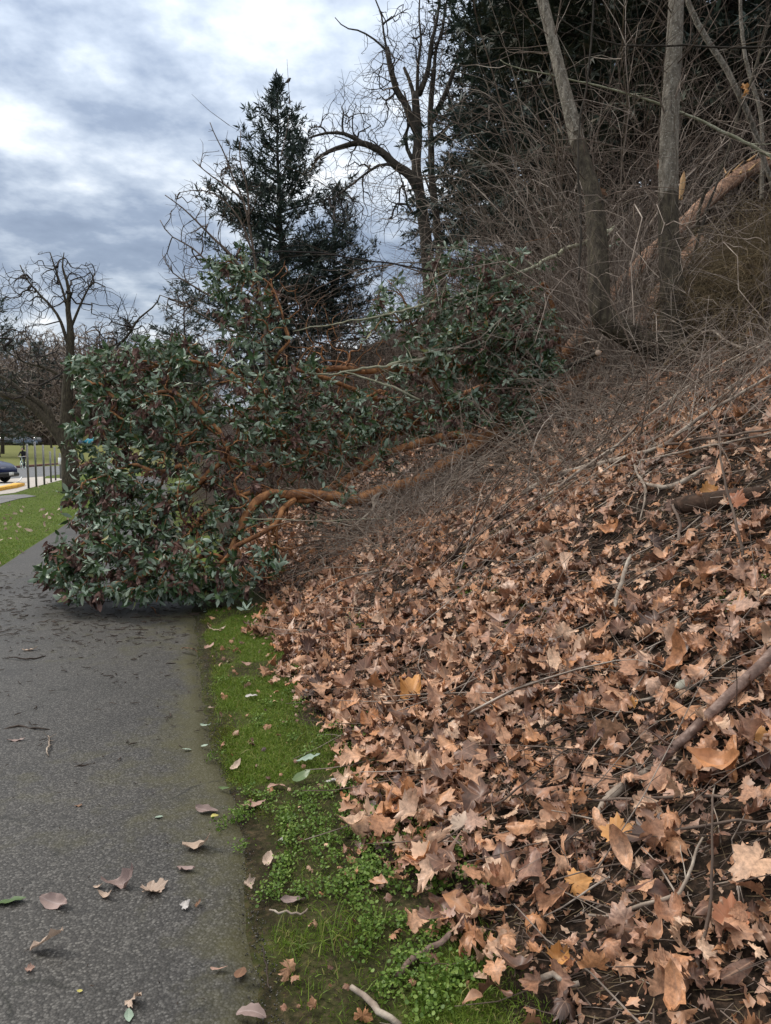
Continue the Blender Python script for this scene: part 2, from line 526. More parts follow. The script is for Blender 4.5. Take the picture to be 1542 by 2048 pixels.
MAT['bark_dark'] = mat_bark('dark_bark', [(.3, (.022, .018, .014)), (.55, (.055, .045, .036)), (.75, (.10, .082, .066))], 10, (1, 1, .2), .7, .9)
MAT['bark_mossy'] = mat_bark('dark_mossy_bark', [(.3, (.028, .022, .016)), (.48, (.065, .052, .038)), (.62, (.10, .082, .055)), (.8, (.17, .15, .11))], 22, (1, 1, .3), 1.0, .92, dist=.06)
MAT['twig_grey'] = mat_bark('grey_brown_twig', [(.3, (.06, .042, .033)), (.55, (.135, .098, .077)), (.75, (.26, .20, .16))], 3, (1, 1, 1), .2, .85)
MAT['twig_brown'] = mat_bark('brown_twig', [(.3, (.042, .029, .023)), (.55, (.10, .070, .054)), (.75, (.20, .15, .115))], 3, (1, 1, 1), .2, .85)
MAT['twig_tan'] = mat_bark('weathered_tan_twig', [(.3, (.10, .077, .062)), (.52, (.25, .20, .165)), (.72, (.46, .39, .33))], 3, (1, 1, 1), .2, .85)
MAT['twig_olive'] = mat_bark('olive_twig', [(.3, (.075, .056, .032)), (.55, (.19, .14, .08)), (.75, (.34, .25, .15))], 3, (1, 1, 1), .2, .85)
MAT['twig_dark'] = mat_bark('dark_twig', [(.3, (.022, .018, .018)), (.6, (.055, .045, .042)), (.8, (.10, .085, .075))], 3, (1, 1, 1), .2, .85)
MAT['stick_pale'] = mat_bark('weathered_pale_stick', [(.28, (.12, .09, .07)), (.5, (.27, .215, .17)), (.7, (.46, .40, .33))], 14, (1, 1, 1), .4, .8)
MAT['stick_brown'] = mat_bark('brown_stick_bark', [(.28, (.07, .044, .036)), (.5, (.17, .11, .088)), (.7, (.33, .24, .20))], 22, (1, 1, 1), .5, .6)
MAT['stick_green'] = mat_bark('greenish_pale_bark', [(.28, (.16, .155, .10)), (.5, (.30, .29, .20)), (.7, (.46, .45, .35))], 10, (1, 1, 1), .3, .75)
MAT['wood_raw'] = mat_bark('splintered_wood', [(.3, (.34, .18, .08)), (.55, (.55, .34, .17)), (.75, (.70, .50, .30))], 30, (1, 1, .1), .5, .7)
MAT['rot'] = mat_bark('rotten_wood', [(.3, (.02, .014, .01)), (.55, (.06, .035, .024)), (.75, (.13, .08, .055))], 14, (1, 1, 1), .9, .95)
MAT['madrone_leaf'] = mat_leaf('evergreen_leaf', [(0, (.028, .056, .020)), (.45, (.048, .092, .032)), (.8, (.072, .122, .042)), (.96, (.10, .13, .045)), (1, (.20, .18, .05))],
                               back=[(0, (.16, .215, .155)), (.5, (.25, .32, .24)), (1, (.37, .44, .335))], rough=.5, spec=.4, transl=.10)
MAT['dead_hang'] = mat_leaf('withered_maroon_leaf', [(0, (.06, .032, .027)), (.5, (.14, .075, .062)), (.85, (.24, .135, .11)), (1, (.33, .21, .17))], rough=.6, spec=.3, transl=.15)
MAT['litter'] = mat_leaf('dry_maple_leaf', [(0, (.07, .036, .026)), (.09, (.21, .105, .066)), (.22, (.44, .225, .130)), (.36, (.62, .345, .205)), (.48, (.54, .245, .105)),
                                            (.60, (.36, .205, .15)), (.72, (.72, .48, .325)), (.83, (.48, .25, .14)), (.92, (.30, .145, .088)), (1, (.12, .06, .045))], rough=.45, spec=.45, transl=.12, vein=(.50, .30, .19), spots=.42)
MAT['leaf_orange'] = mat_leaf('orange_leaf', [(0, (.50, .23, .07)), (1, (.58, .29, .10))], rough=.5, spec=.35, transl=.15, vein=(.62, .38, .18), spots=.72)
MAT['leaf_red'] = mat_leaf('rust_leaf', [(0, (.36, .13, .06)), (1, (.44, .18, .09))], rough=.45, spec=.4, transl=.15, vein=(.5, .25, .14), spots=.7)
MAT['leaf_tan'] = mat_leaf('tan_leaf', [(0, (.42, .31, .24)), (1, (.52, .39, .30))], rough=.6, spec=.3, transl=.15, vein=(.55, .44, .36), spots=.7)
MAT['leaf_mauve'] = mat_leaf('mauve_leaf', [(0, (.26, .185, .165)), (1, (.34, .245, .22))], rough=.55, spec=.3, transl=.15, vein=(.5, .4, .38), spots=.7)
MAT['leaf_pink'] = mat_leaf('pink_leaf', [(0, (.36, .215, .165)), (1, (.43, .27, .21))], rough=.55, spec=.3, transl=.15, vein=(.55, .38, .33), spots=.8)
MAT['leaf_green'] = mat_leaf('fallen_green_leaf', [(0, (.06, .11, .03)), (1, (.09, .14, .04))], rough=.4, spec=.5, transl=.1, vein=(.16, .2, .08), spots=.8)
MAT['leaf_palegreen'] = mat_leaf('pale_green_leaf', [(0, (.24, .31, .24)), (1, (.31, .38, .30))], rough=.6, spec=.3, transl=.1, vein=(.5, .56, .45), spots=.85)
MAT['leaf_yellow'] = mat_leaf('yellow_leaf', [(0, (.48, .42, .12)), (1, (.55, .48, .16))], rough=.6, spec=.3, transl=.1, vein=(.5, .5, .2), spots=.8)
MAT['leaf_white'] = mat_leaf('bleached_leaf', [(0, (.42, .39, .37)), (1, (.50, .46, .43))], rough=.7, spec=.2, transl=.1, vein=(.6, .6, .58), spots=.8)
MAT['leaf_brown'] = mat_leaf('brown_leaf', [(0, (.17, .09, .055)), (1, (.24, .13, .075))], rough=.6, spec=.3, transl=.1, vein=(.3, .18, .1), spots=.6)
MAT['grass'] = mat_leaf('grass_blade', [(0, (.075, .118, .014)), (.5, (.13, .205, .022)), (.85, (.19, .255, .035)), (1, (.32, .27, .10))], rough=.55, spec=.3, transl=.25)
MAT['weed'] = mat_leaf('weed_leaf', [(0, (.065, .118, .018)), (.5, (.112, .19, .028)), (1, (.18, .255, .05))], rough=.5, spec=.3, transl=.2)
MAT['lawn'] = mat_leaf('lawn_blade', [(0, (.08, .135, .018)), (.5, (.125, .21, .027)), (.85, (.18, .255, .05)), (1, (.30, .27, .10))], rough=.55, spec=.3, transl=.3)
MAT['moss'] = mat_leaf('moss_tuft', [(0, (.075, .085, .014)), (1, (.14, .15, .022))], rough=.8, spec=.1, transl=.2)
MAT['needle'] = mat_leaf('fir_needles', [(0, (.026, .038, .034)), (.6, (.042, .060, .050)), (1, (.072, .092, .070))], rough=.6, spec=.25, transl=.05)
MAT['needle_brown'] = mat_leaf('brownish_needles', [(0, (.020, .026, .018)), (.55, (.036, .044, .028)), (.8, (.054, .058, .036)), (1, (.085, .065, .042))], rough=.6, spec=.2, transl=.05)
MAT['debris'] = mat_bark('dark_twig_debris', [(.3, (.02, .015, .012)), (.55, (.05, .036, .028)), (.8, (.14, .10, .08))], 9, (1, 1, 1), .2, .9)
MAT['rock'] = mat_bark('grey_green_stone', [(.3, (.24, .235, .19)), (.55, (.36, .35, .29)), (.75, (.48, .46, .40))], 20, (1, 1, 1), .3, .85)
MAT['galv'] = mat_plain('galvanised_steel', (.28, .28, .28), .55, .3)
MAT['white'] = mat_plain('white_paint', (.78, .79, .78), .5)
MAT['blue_car'] = mat_plain('dark_blue_car_paint', (.010, .018, .07), .4, .0, .4, .3)
MAT['black_plastic'] = mat_plain('black_plastic', (.018, .018, .02), .5)
MAT['glass_dark'] = mat_plain('dark_window_glass', (.02, .025, .03), .08, 0, .6)
MAT['lamp_glass'] = mat_plain('headlamp_glass', (.62, .62, .6), .12, 0, .6)
MAT['rubber'] = mat_plain('tyre_rubber', (.02, .02, .02), .85)
MAT['chrome'] = mat_plain('chrome', (.6, .6, .6), .2, 1)
MAT['silver_car'] = mat_plain('silver_blue_paint', (.11, .15, .23), .45, .0, .5, 1)
MAT['black_car'] = mat_plain('black_car_paint', (.02, .022, .03), .25, .1, .5, 1)
MAT['cyan_car'] = mat_plain('bright_cyan_paint', (.03, .36, .50), .3, .1, .5, 1)
MAT['white_car'] = mat_plain('white_car_paint', (.7, .71, .72), .3, 0, .5, 1)
MAT['cloth_black'] = mat_plain('black_cloth', (.018, .018, .022), .9)
MAT['skin'] = mat_plain('skin', (.45, .27, .19), .6)
MAT['mint'] = mat_plain('pale_mint_paint', (.55, .68, .62), .35)

# ------------------------------------------------------------------ ground sheet
def graded(a, b, c, d, fine, mids):
    """coordinates from a to d: step 'fine' between b and c, growing outside"""
    core = np.arange(b, c + 1e-6, fine)
    def out(start, end, sgn):
        r = []; x = start; st = fine
        while (x - end) * sgn < 0:
            st *= 1.12; x += sgn * min(st, mids); r.append(x)
        return r
    return np.array(out(b, a, -1)[::-1] + list(core) + out(c, d, 1))


def build_ground():
    xs = graded(-340, -3.5, 6.5, 220, .09, 9)
    ys = graded(-12, 1.2, 12, 420, .09, 9)
    X, Y = np.meshgrid(xs, ys)
    Z = H(X, Y)
    s = S_of(X, Y)
    turf = 1 - smooth(.36, .60, s - .12 * smooth(4, 6.5, Y) + .26 * (vnoise(X * 2.2, Y * 2.2, 11) - .5))
    dry = smooth(40, 75, Y)
    Z = Z - .014 * smooth(.12, -.02, s) * smooth(-2.9, -2.6, s)
    nx, ny = len(xs), len(ys)
    V = np.stack([X, Y, Z], -1).reshape(-1, 3)
    i = np.arange(ny - 1)[:, None] * nx; j = np.arange(nx - 1)[None]
    Q = np.stack([i + j, i + j + 1, i + nx + j + 1, i + nx + j], -1).reshape(-1, 4)
    bare = smooth(.50, .68, vnoise(X * 3.1, Y * 3.1, 13)) * smooth(-.2, .1, s)
    turf = turf * (1 - .8 * bare)
    turf = turf * (1 - .85 * smooth(-.2, -.02, s) * smooth(.15, .03, s + .16 * (vnoise(X * 4, Y * 4, 62) - .45)))
    me = mk_mesh('ground', V, Q, True, {'turf': turf.ravel(), 'dry': dry.ravel()}, [MAT['ground']])
    tag(link('ground', me), kind='structure')


build_ground()

EDGE_R = [(.15, .6), (-.08, 1.3), (-0.3, 1.94), (-.5, 2.85), (-.84, 3.65), (-1.0, 4.2), (-1.38, 5.4), (-1.7, 6.67), (-2.25, 8.5), (-3.2, 11.6), (-4.9, 17.0), (-7.6, 26.0), (-13.3, 45)]
EDGE_L = [(-3.6, .6), (-3.7, 1.3), (-3.9, 2.0), (-4.1, 3.0), (-4.3, 4.2), (-4.45, 5.4), (-4.7, 7.0), (-5.0, 8.6), (-5.2, 9.8), (-5.75, 11.8), (-7.2, 17), (-9.9, 26), (-15.6, 45)]


def build_path():
    n = 260; w = 56
    R = cr(EDGE_R, n); L = cr(EDGE_L, n)
    # denser near the viewer
    u = np.linspace(0, 1, n) ** 1.8
    idx = u * (n - 1); i0 = np.minimum(idx.astype(int), n - 2); f = (idx - i0)[:, None]
    R = R[i0] * (1 - f) + R[i0 + 1] * f; L = L[i0] * (1 - f) + L[i0 + 1] * f
    jit = .09 * (vnoise(R[:, 1] * 2.5, 0 * R[:, 1], 21) - .5) + .05 * (vnoise(R[:, 1] * 9, 0 * R[:, 1], 22) - .5)
    R[:, 0] += jit
    t = np.linspace(0, 1, w)
    t = (1 - (1 - t) ** 1.6)
    P = L[:, None] * (1 - t)[None, :, None] + R[:, None] * t[None, :, None]
    X, Y = P[..., 0], P[..., 1]
    width = np.linalg.norm(R - L, axis=1)[:, None]
    e = (1 - t)[None] * width                      # metres from the bank edge
    Z = .012 + .006 * (vnoise(X * 1.3, Y * 1.3, 23) - .5) - .02 * smooth(.10, 0, e)
    el = np.minimum(e, t[None] * width)
    edge = .34 * np.exp(-e / .3) + .25 * np.exp(-el / .2) + .16 * smooth(.6, .8, vnoise(X * .9, Y * .9, 25))
    V = np.stack([X, Y, Z], -1).reshape(-1, 3)
    i = np.arange(n - 1)[:, None] * w; j = np.arange(w - 1)[None]
    Q = np.stack([i + j, i + j + 1, i + w + j + 1, i + w + j], -1).reshape(-1, 4)
    me = mk_mesh('path', V, Q, True, {'edge': edge.ravel()}, [MAT['asphalt']])
    tag(link('path', me), kind='structure')


build_path()


def sheet(name, pix, z, mat, world_pts=None, kind='structure'):
    """flat polygon on the level ground, with a skirt down to the soil"""
    P = np.array([flat(*p) for p in pix]) if world_pts is None else np.array(world_pts)
    k = len(P)
    V = np.vstack([np.c_[P, np.full(k, z)], np.c_[P, np.full(k, -.06)]])
    me = bpy.data.meshes.new(name)
    me.from_pydata([tuple(v) for v in V], [], [list(range(k))] + [[i, i + k, (i + 1) % k + k, (i + 1) % k] for i in range(k)])
    me.materials.append(mat); me.update()
    return tag(link(name, me), kind=kind)


road_near = [flat(-140, 968), flat(27, 957), flat(92, 952.5), flat(134, 947.5), flat(330, 926)]
road_far = [flat(330, 918.5), flat(134, 928), flat(30, 936), flat(-140, 945)]
sheet('road', None, .010, MAT['road'], road_near + road_far)
sheet('pavement', [(-140, 1006), (0, 989.5), (30, 986), (58, 977), (101, 966), (134, 957.2), (134, 956.2), (88, 957.5), (92, 953), (27, 957.4), (-140, 968.4)], .014, MAT['concrete'])
sheet('side_path', [(-140, 1035), (0, 1008), (39, 998), (73, 993), (50, 989.6), (20, 990.5), (-140, 1008)], .018, mat_asphalt('pale_worn_asphalt', (.20, .19, .19), (.3, .3, .3), moss=False))


def build_kerbs():
    # far kerb of the road (a real step), reddish brown
    A, B = np.array(road_far[1]), np.array(road_far[3])
    A = np.array(flat(330, 918.5))
    pts = np.array([A, flat(134, 928), flat(30, 936), flat(-140, 945)])
    tb = TB()
    for a, b in zip(pts[:-1], pts[1:]):
        d = unit(b - a); nrm = np.array([-d[1], d[0]])
        if nrm[1] < 0: nrm = -nrm
        ang = atan2(d[1], d[0]); c, s = cos(ang), sin(ang)
        m = (a + b) / 2 + nrm * .2
        tb.box((m[0], m[1], .08), (np.linalg.norm(b - a) + .05, .36, .24), [[c, -s, 0], [s, c, 0], [0, 0, 1]])
    tag(tb.build('kerb', MAT['kerb_red'], None, False), kind='structure')
    # yellow painted kerb curving round the corner in front of the car
    pix = [(-140, 1001), (-60, 991), (0, 980.5), (18, 977.5), (30, 974.5), (39, 971.5)]
    P = cr([np.r_[flat(*p), .05] for p in pix], 40)
    T = unit(np.gradient(P, axis=0)); Nn = np.stack([-T[:, 1], T[:, 0], 0 * T[:, 0]], -1)
    w = .22
    prof = [(-w, -.05), (-w, .075), (w, .085), (w, -.05)]
    V = np.concatenate([P + Nn * a + np.array([0, 0, b]) for a, b in prof])
    k = len(P); Q = []
    for q in range(3):
        for i in range(k - 1): Q.append([q * k + i, q * k + i + 1, (q + 1) * k + i + 1, (q + 1) * k + i])
    tag(link('yellow_kerb', mk_mesh('yellow_kerb', V, np.array(Q), False, mats=[MAT['yellow']])), kind='structure')
    # pale gutter joint line in the concrete
    P = cr([np.r_[flat(*p), .02] for p in [(-20, 976.5), (10, 972.5), (30, 967), (40, 961), (43, 955)]], 40)
    tb = TB(); tb.add(P, np.full(40, .035), 4)
    tag(tb.build('gutter_line', MAT['white']), kind='structure')


build_kerbs()

# ------------------------------------------------------------------ growing branches
def grow(limbs, tips, seg, rng, wig=.12, r_tip=.003, pipe=2.2, back=.5, floor=None, bend=.4, maxd=1e9):
    """limbs: [(pts, r0, r1)], tips (N,3). Every tip is joined to the nearest suited node of what has grown so far.
    Returns chains [(pts, radii)] of the grown part and per tip the end direction; limbs come back as [(pts, radii)]."""
    P = np.zeros((200000, 3)); D = np.zeros((200000, 3)); par = np.full(200000, -1, int); fix = np.zeros(200000)
    n = 0
    limb_nodes = []
    for pts, r0, r1 in limbs:
        pts = np.asarray(pts, float)
        L = np.linalg.norm(np.diff(pts, axis=0), axis=1).sum()
        k = max(4, int(L / seg)); Q = cr(pts, k); T = unit(np.gradient(Q, axis=0))
        p0 = -1
        if n: p0 = int(np.argmin(((P[:n] - Q[0]) ** 2).sum(1)))
        ids = np.arange(n, n + k)
        P[ids] = Q; D[ids] = T; fix[ids] = np.linspace(r0, r1, k)
        par[ids] = np.r_[p0, ids[:-1]]
        n += k
        limb_nodes.append(ids)
    nl = n
    tips = np.asarray(tips, float)
    d0 = np.array([np.sqrt(((P[:nl] - t) ** 2).sum(1).min()) for t in tips])
    tipnode = np.zeros(len(tips), int)
    for ti in np.argsort(d0):
        t = tips[ti]
        V = t - P[:n]; d = np.sqrt((V ** 2).sum(1)) + 1e-6
        cost = d * (1 + back - back * (V * D[:n]).sum(1) / d)
        a = int(np.argmin(cost)); da = d[a]
        if da > maxd:
            tipnode[ti] = -1; continue
        k = max(2, int(da / seg) + 1)
        u = np.linspace(0, 1, k + 1)[1:, None]
        c = P[a] + D[a] * da * bend
        Q = (1 - u) ** 2 * P[a] + 2 * u * (1 - u) * c + u ** 2 * t
        if k > 2:
            w = np.cumsum(rng.normal(0, 1, (k, 3)), 0)
            w = w - u * w[-1]
            Q = Q + w * wig * da / max(1, sqrt(k)) * .5
        if floor is not None:
            hz = floor(Q[:, 0], Q[:, 1]) + .015
            Q[:, 2] = np.maximum(Q[:, 2], hz)
        ids = np.arange(n, n + k)
        P[ids] = Q; D[ids] = unit(np.gradient(np.vstack([P[a], Q]), axis=0))[1:]
        par[ids] = np.r_[a, ids[:-1]]
        n += k
        tipnode[ti] = ids[-1]
    cnt = np.zeros(n); cnt[tipnode[tipnode >= 0]] = 1
    for i in range(n - 1, -1, -1):
        if par[i] >= 0: cnt[par[i]] += cnt[i]
    R = np.maximum(r_tip * np.maximum(cnt, 1) ** (1 / pipe), fix[:n])
    for i in range(nl, n):                       # never thicker than what carries it
        R[i] = min(R[i], R[par[i]] * .92)
    main = np.full(n, -1)
    for i in range(nl, n):
        p = par[i]
        if p >= nl and (main[p] < 0 or cnt[i] > cnt[main[p]]): main[p] = i
    chains = []
    for i in range(nl, n):
        p = par[i]
        if p >= nl and main[p] == i: continue
        ids = [i]
        while main[ids[-1]] >= 0: ids.append(main[ids[-1]])
        pts = np.vstack([P[p], P[ids]]); rr = np.r_[min(R[p], R[i] * 1.15), R[ids]]
        rr[-1] *= .6
        chains.append((pts, rr))
    lim = [(P[ids], np.maximum(fix[ids], 1e-4)) for ids in limb_nodes]
    return lim, chains, D[tipnode]


def chains_mesh(name, chains, mat, thick=.02):
    tb = TB()
    for p, r in chains:
        s = 3 if r[0] < thick * .4 else (4 if r[0] < thick else 6)
        tb.add(p, r, s)
    return tb.mesh(name, mat)


def blob_pts(rng, blobs):
    """blobs: (px, py, depth, rx px, ry px, rd m, count) -> points inside the ellipsoids"""
    out = []
    for px, py, d, rx, ry, rd, c in blobs:
        v = rng.normal(0, 1, (c, 3)); v = unit(v) * rng.random((c, 1)) ** (1 / 2.2)
        for a in v:
            out.append(at(px + a[0] * rx, py + a[1] * ry, d + a[2] * rd))
    return np.array(out)


def px_line(pts):
    return np.array([at(*p) for p in pts])


# ------------------------------------------------------------------ leaf shapes (triangles)
def maple_leaf(rng, rings=2, curl=1.0):
    """five-lobed leaf about 1 unit across, base towards -x, curled and folded; returns V, F, vein"""
    lob = [0, 62, -62, 125, -125]; amp = [.56, .52, .52, .36, .36]
    ang, rad, vein = [], [], []
    order = [(-125, .36), (-62, .52), (0, .58), (62, .52), (125, .36)]
    a_prev = None
    pts = [(-172, .10, 0)]
    for k, (a, r) in enumerate(order):
        r *= rng.uniform(.85, 1.12); a = a + rng.uniform(-7, 7)
        if k:
            am = (order[k - 1][0] + a) / 2
            pts.append((am, rng.uniform(.31, .42), 0))
        else:
            pts.append((-152, .30, 0))
        b = rng.uniform(.80, .93, 4)
        pts += [(a - 23, r * b[0] * .9, .25), (a - 13, r * b[0] * .82, .3), (a - 8, r * b[1] * .96, .5), (a, r, 1), (a + 8, r * b[2] * .96, .5), (a + 13, r * b[3] * .82, .3), (a + 23, r * b[3] * .9, .25)]
    pts += [(152, .30, 0), (172, .10, 0)]
    A = np.radians([p[0] for p in pts]); R = np.array([p[1] for p in pts]); W = np.array([p[2] for p in pts], float)
    k = len(A)
    V = [(0, 0, 0)]; vn = [1.0]
    for q in range(1, rings + 1):
        f = q / rings
        for a, r, w in zip(A, R, W):
            rr = r * f if rings == 1 else (r * f if q == rings else min(r, .34) * f)
            V.append((rr * cos(a), rr * sin(a), 0)); vn.append(1.0 if w == 1 else (.35 if w else 0))
    V = np.array(V, float)
    Fc = []
    for i in range(k - 1):
        Fc.append([0, 1 + i, 2 + i])
        for q in range(rings - 1):
            a = 1 + q * k + i; b = a + k
            Fc += [[a, b, b + 1], [a, b + 1, a + 1]]
    x, y = V[:, 0].copy(), V[:, 1].copy(); r2 = x * x + y * y
    th = np.arctan2(y, x)
    z = curl * (rng.uniform(-.8, 1.2) * y * y * 1.2 + rng.uniform(-.7, .9) * x * x + rng.uniform(-.5, .5) * x * y
                + .2 * rng.uniform(.3, 1) * r2 * np.sin(th * rng.integers(2, 5) + rng.uniform(0, 6)) * 2)
    for _ in range(3):                                        # creases of a dried leaf
        a = rng.uniform(0, pi); o = rng.uniform(-.15, .15)
        z = z + curl * rng.uniform(-.34, .42) * np.abs(x * cos(a) + y * sin(a) - o)
    z -= z[0]
    tipc = rng.normal(0, .05 * curl, len(V)) * (r2 > .06)
    V[:, 2] = z + tipc
    # rolled where strongly curled: the outline draws in
    k_ = 1 - .45 * np.minimum(1, np.abs(z) / .4)
    V[:, 1] *= k_; V[:, 0] *= (1 + k_) / 2
    return V, np.array(Fc), np.array(vn)


def oval_leaf(rng, n=7, width=.38, curl=.3, fold=.25, m=5):
    """pointed oval leaf from x=0 (stalk) to x=1"""
    V, vn = [], []
    c1, c2, tw = rng.uniform(-.6, 1) * curl, rng.uniform(-.5, .5) * curl, rng.uniform(-.7, .7) * curl
    for i in range(n):
        t = i / (n - 1); w = width * .5 * max(.02, sin(pi * min(1, .04 + t * .95)) ** .75) * (1 + .06 * rng.normal())
        for j in range(m):
            s = (j - (m - 1) / 2) / ((m - 1) / 2)
            z = c1 * (t - .5) ** 2 * 1.4 + fold * abs(s) * w + tw * s * w * (t - .4) * 2 + c2 * t * .3 + .05 * curl * rng.normal() * abs(s)
            V.append((t, s * w * (1 - .2 * abs(fold)), z)); vn.append(1.0 if j == (m - 1) / 2 else 0.2)
    Fc = []
    for i in range(n - 1):
        for j in range(m - 1):
            a = i * m + j
            Fc += [[a, a + m, a + m + 1], [a, a + m + 1, a + 1]]
    return np.array(V), np.array(Fc), np.array(vn)


# ------------------------------------------------------------------ fallen madrone
def fallen_tree():
    rng = np.random.default_rng(7)
    root = thing('fallen_tree', 'uprooted orange-barked evergreen tree fallen down the bank across the path', 'tree', tuple(at(640, 1010, 8.6) * [1, 1, 0]))
    inv = np.array(root.location)
    # main stems coming down the hillside
    trunk_a = px_line([(1640, 285, 14.2), (1542, 325, 13.4), (1482, 352, 12.9), (1420, 398, 12.4), (1370, 445, 12.0), (1300, 503, 11.6), (1250, 562, 11.3), (1180, 640, 10.9), (1120, 715, 10.6), (1010, 760, 10.4), (900, 812, 10.1), (800, 860, 9.7)])
    def resting(pts, over):
        out = []
        for a, b, d in pts:
            g = project(ground_hit(a, b))[2]
            out.append(at(a, b, min(d, g - over)))
        return np.array(out)
    trunk_a[:6] = resting([(1640, 285, 14.2), (1542, 325, 13.4), (1482, 352, 12.9), (1420, 398, 12.4), (1370, 445, 12.0), (1300, 503, 11.6)], .2)
    trunk_b = px_line([(1395, 478, 12.2), (1310, 590, 11.5), (1240, 690, 11.0), (1160, 755, 10.6), (1065, 812, 10.0), (1015, 850, 9.6), (955, 888, 9.25), (900, 920, 9.0), (840, 957, 8.75), (770, 980, 8.55), (715, 1002, 8.4)])
    limbs = [
        (trunk_a, .135, .08, 'old'), (trunk_b, .105, .07, 'old2'),
        (px_line([(715, 1002, 8.4), (690, 998, 8.35), (640, 992, 8.3), (580, 990, 8.1), (535, 995, 8.0), (505, 1018, 7.9), (485, 1050, 7.8), (468, 1090, 7.7), (452, 1120, 7.6)]), .070, .036, 'limb'),
        (px_line([(590, 1000, 8.1), (566, 1020, 7.9), (562, 1030, 7.75), (548, 1054, 7.65), (522, 1072, 7.6), (498, 1083, 7.55), (473, 1095, 7.5), (458, 1115, 7.45), (436, 1133, 7.4), (412, 1164, 7.35)]), .034, .016, 'limb'),
        (px_line([(800, 860, 9.7), (720, 890, 9.3), (650, 905, 9.0), (600, 908, 8.8), (570, 912, 8.7), (537, 926, 8.6), (507, 934, 8.5), (480, 926, 8.45), (452, 916, 8.4), (425, 934, 8.35), (400, 962, 8.3), (370, 985, 8.2), (345, 1000, 8.1)]), .052, .03, 'limb'),
        (px_line([(600, 908, 8.8), (592, 888, 8.75), (562, 862, 8.7), (538, 846, 8.7), (525, 822, 8.7), (505, 800, 8.7)]), .036, .018, 'limb'),
        (px_line([(850, 835, 9.9), (760, 800, 9.7), (680, 770, 9.4), (610, 745, 9.2), (552, 735, 9.1), (545, 728, 9.05), (560, 702, 9.0), (578, 685, 9.0), (573, 663, 9.0), (566, 642, 9.0), (560, 610, 9.05), (540, 570, 9.1), (490, 540, 9.1)]), .04, .006, 'limb'),
        (px_line([(720, 890, 9.3), (640, 845, 9.1), (520, 780, 8.9), (430, 730, 8.8), (350, 720, 8.7), (290, 740, 8.7)]), .04, .016, 'limb'),
        (px_line([(452, 916, 8.4), (448, 880, 8.45), (420, 840, 8.5), (380, 800, 8.5), (330, 780, 8.5), (270, 800, 8.5), (230, 795, 8.5)]), .034, .013, 'limb'),
        (px_line([(400, 962, 8.3), (360, 930, 8.2), (320, 945, 8.1), (270, 930, 8.1), (225, 945, 8.0), (190, 960, 8.0)]), .028, .012, 'limb'),
        (px_line([(345, 1000, 8.1), (300, 1035, 7.9), (250, 1050, 7.8), (200, 1070, 7.7), (150, 1095, 7.7), (110, 1110, 7.8)]), .032, .012, 'limb'),
        (px_line([(452, 1120, 7.6), (420, 1110, 7.5), (380, 1125, 7.4), (330, 1120, 7.3), (290, 1150, 7.2), (240, 1165, 7.15)]), .03, .011, 'limb'),
        (px_line([(640, 992, 8.3), (600, 1000, 8.2), (520, 985, 8.2), (450, 1010, 8.1), (400, 1040, 7.9), (370, 1080, 7.7)]), .04, .015, 'limb'),
        (px_line([(1010, 760, 10.4), (930, 735, 10.1), (850, 742, 9.9), (790, 738, 9.8), (740, 742, 9.7), (680, 738, 9.6), (610, 742, 9.6)]), .06, .035, 'limb'),
        (px_line([(800, 860, 9.7), (790, 800, 9.5), (759, 781, 9.5), (740, 792, 9.5), (721, 797, 9.45), (700, 800, 9.4), (684, 806, 9.4), (655, 815, 9.3)]), .032, .018, 'limb'),
        (px_line([(1120, 715, 10.6), (1110, 640, 10.3), (1095, 590, 10.2), (1083, 567, 10.1), (1052, 587, 10.05), (1010, 583, 10.0), (985, 592, 10.0), (974, 605, 9.95), (980, 622, 9.95), (972, 640, 9.9)]), .04, .018, 'limb'),
        (px_line([(1065, 812, 10.0), (1040, 760, 9.9), (1000, 730, 9.8), (960, 700, 9.7), (920, 690, 9.6)]), .04, .014, 'limb'),
        (px_line([(900, 812, 10.1), (870, 770, 9.9), (840, 690, 9.8), (815, 640, 9.7), (800, 590, 9.7), (775, 560, 9.7)]), .03, .006, 'limb'),
        (px_line([(770, 980, 8.55), (745, 1000, 8.3), (750, 1012, 8.2), (735, 1030, 8.1), (715, 1045, 8.05), (700, 1060, 8.0)]), .022, .012, 'grey'),
        (px_line([(955, 888, 9.25), (920, 870, 9.2), (860, 880, 9.1), (820, 890, 9.0), (760, 910, 8.9), (690, 955, 8.7), (640, 985, 8.5)]), .06, .04, 'limb'),
        (px_line([(900, 812, 10.1), (925, 800, 9.9), (870, 818, 9.8), (840, 830, 9.7), (800, 835, 9.6)]), .06, .04, 'limb'),
    ]
    ends = [l[0] for l in limbs[2:14]]
    for q in range(64):
        src = cr(ends[q % len(ends)], 30); i = rng.integers(4, 26)
        if not (360 < project(src[i])[0] < 1000): continue
        p = src[i].copy(); d = unit(unit(src[i] - src[i - 1]) + rng.normal(0, .8, 3) + [-.2, -.1, -.35]); pts = [p]
        for k in range(rng.integers(6, 11)):
            d = unit(d + rng.normal(0, .5, 3) + [0, 0, -.06]); p = p + d * .085
            p[2] = max(p[2], float(H(p[0], p[1])) + .03); pts.append(p.copy())
        r0 = rng.uniform(.009, .019)
        limbs.append((np.array(pts), r0, r0 * .4, 'small'))
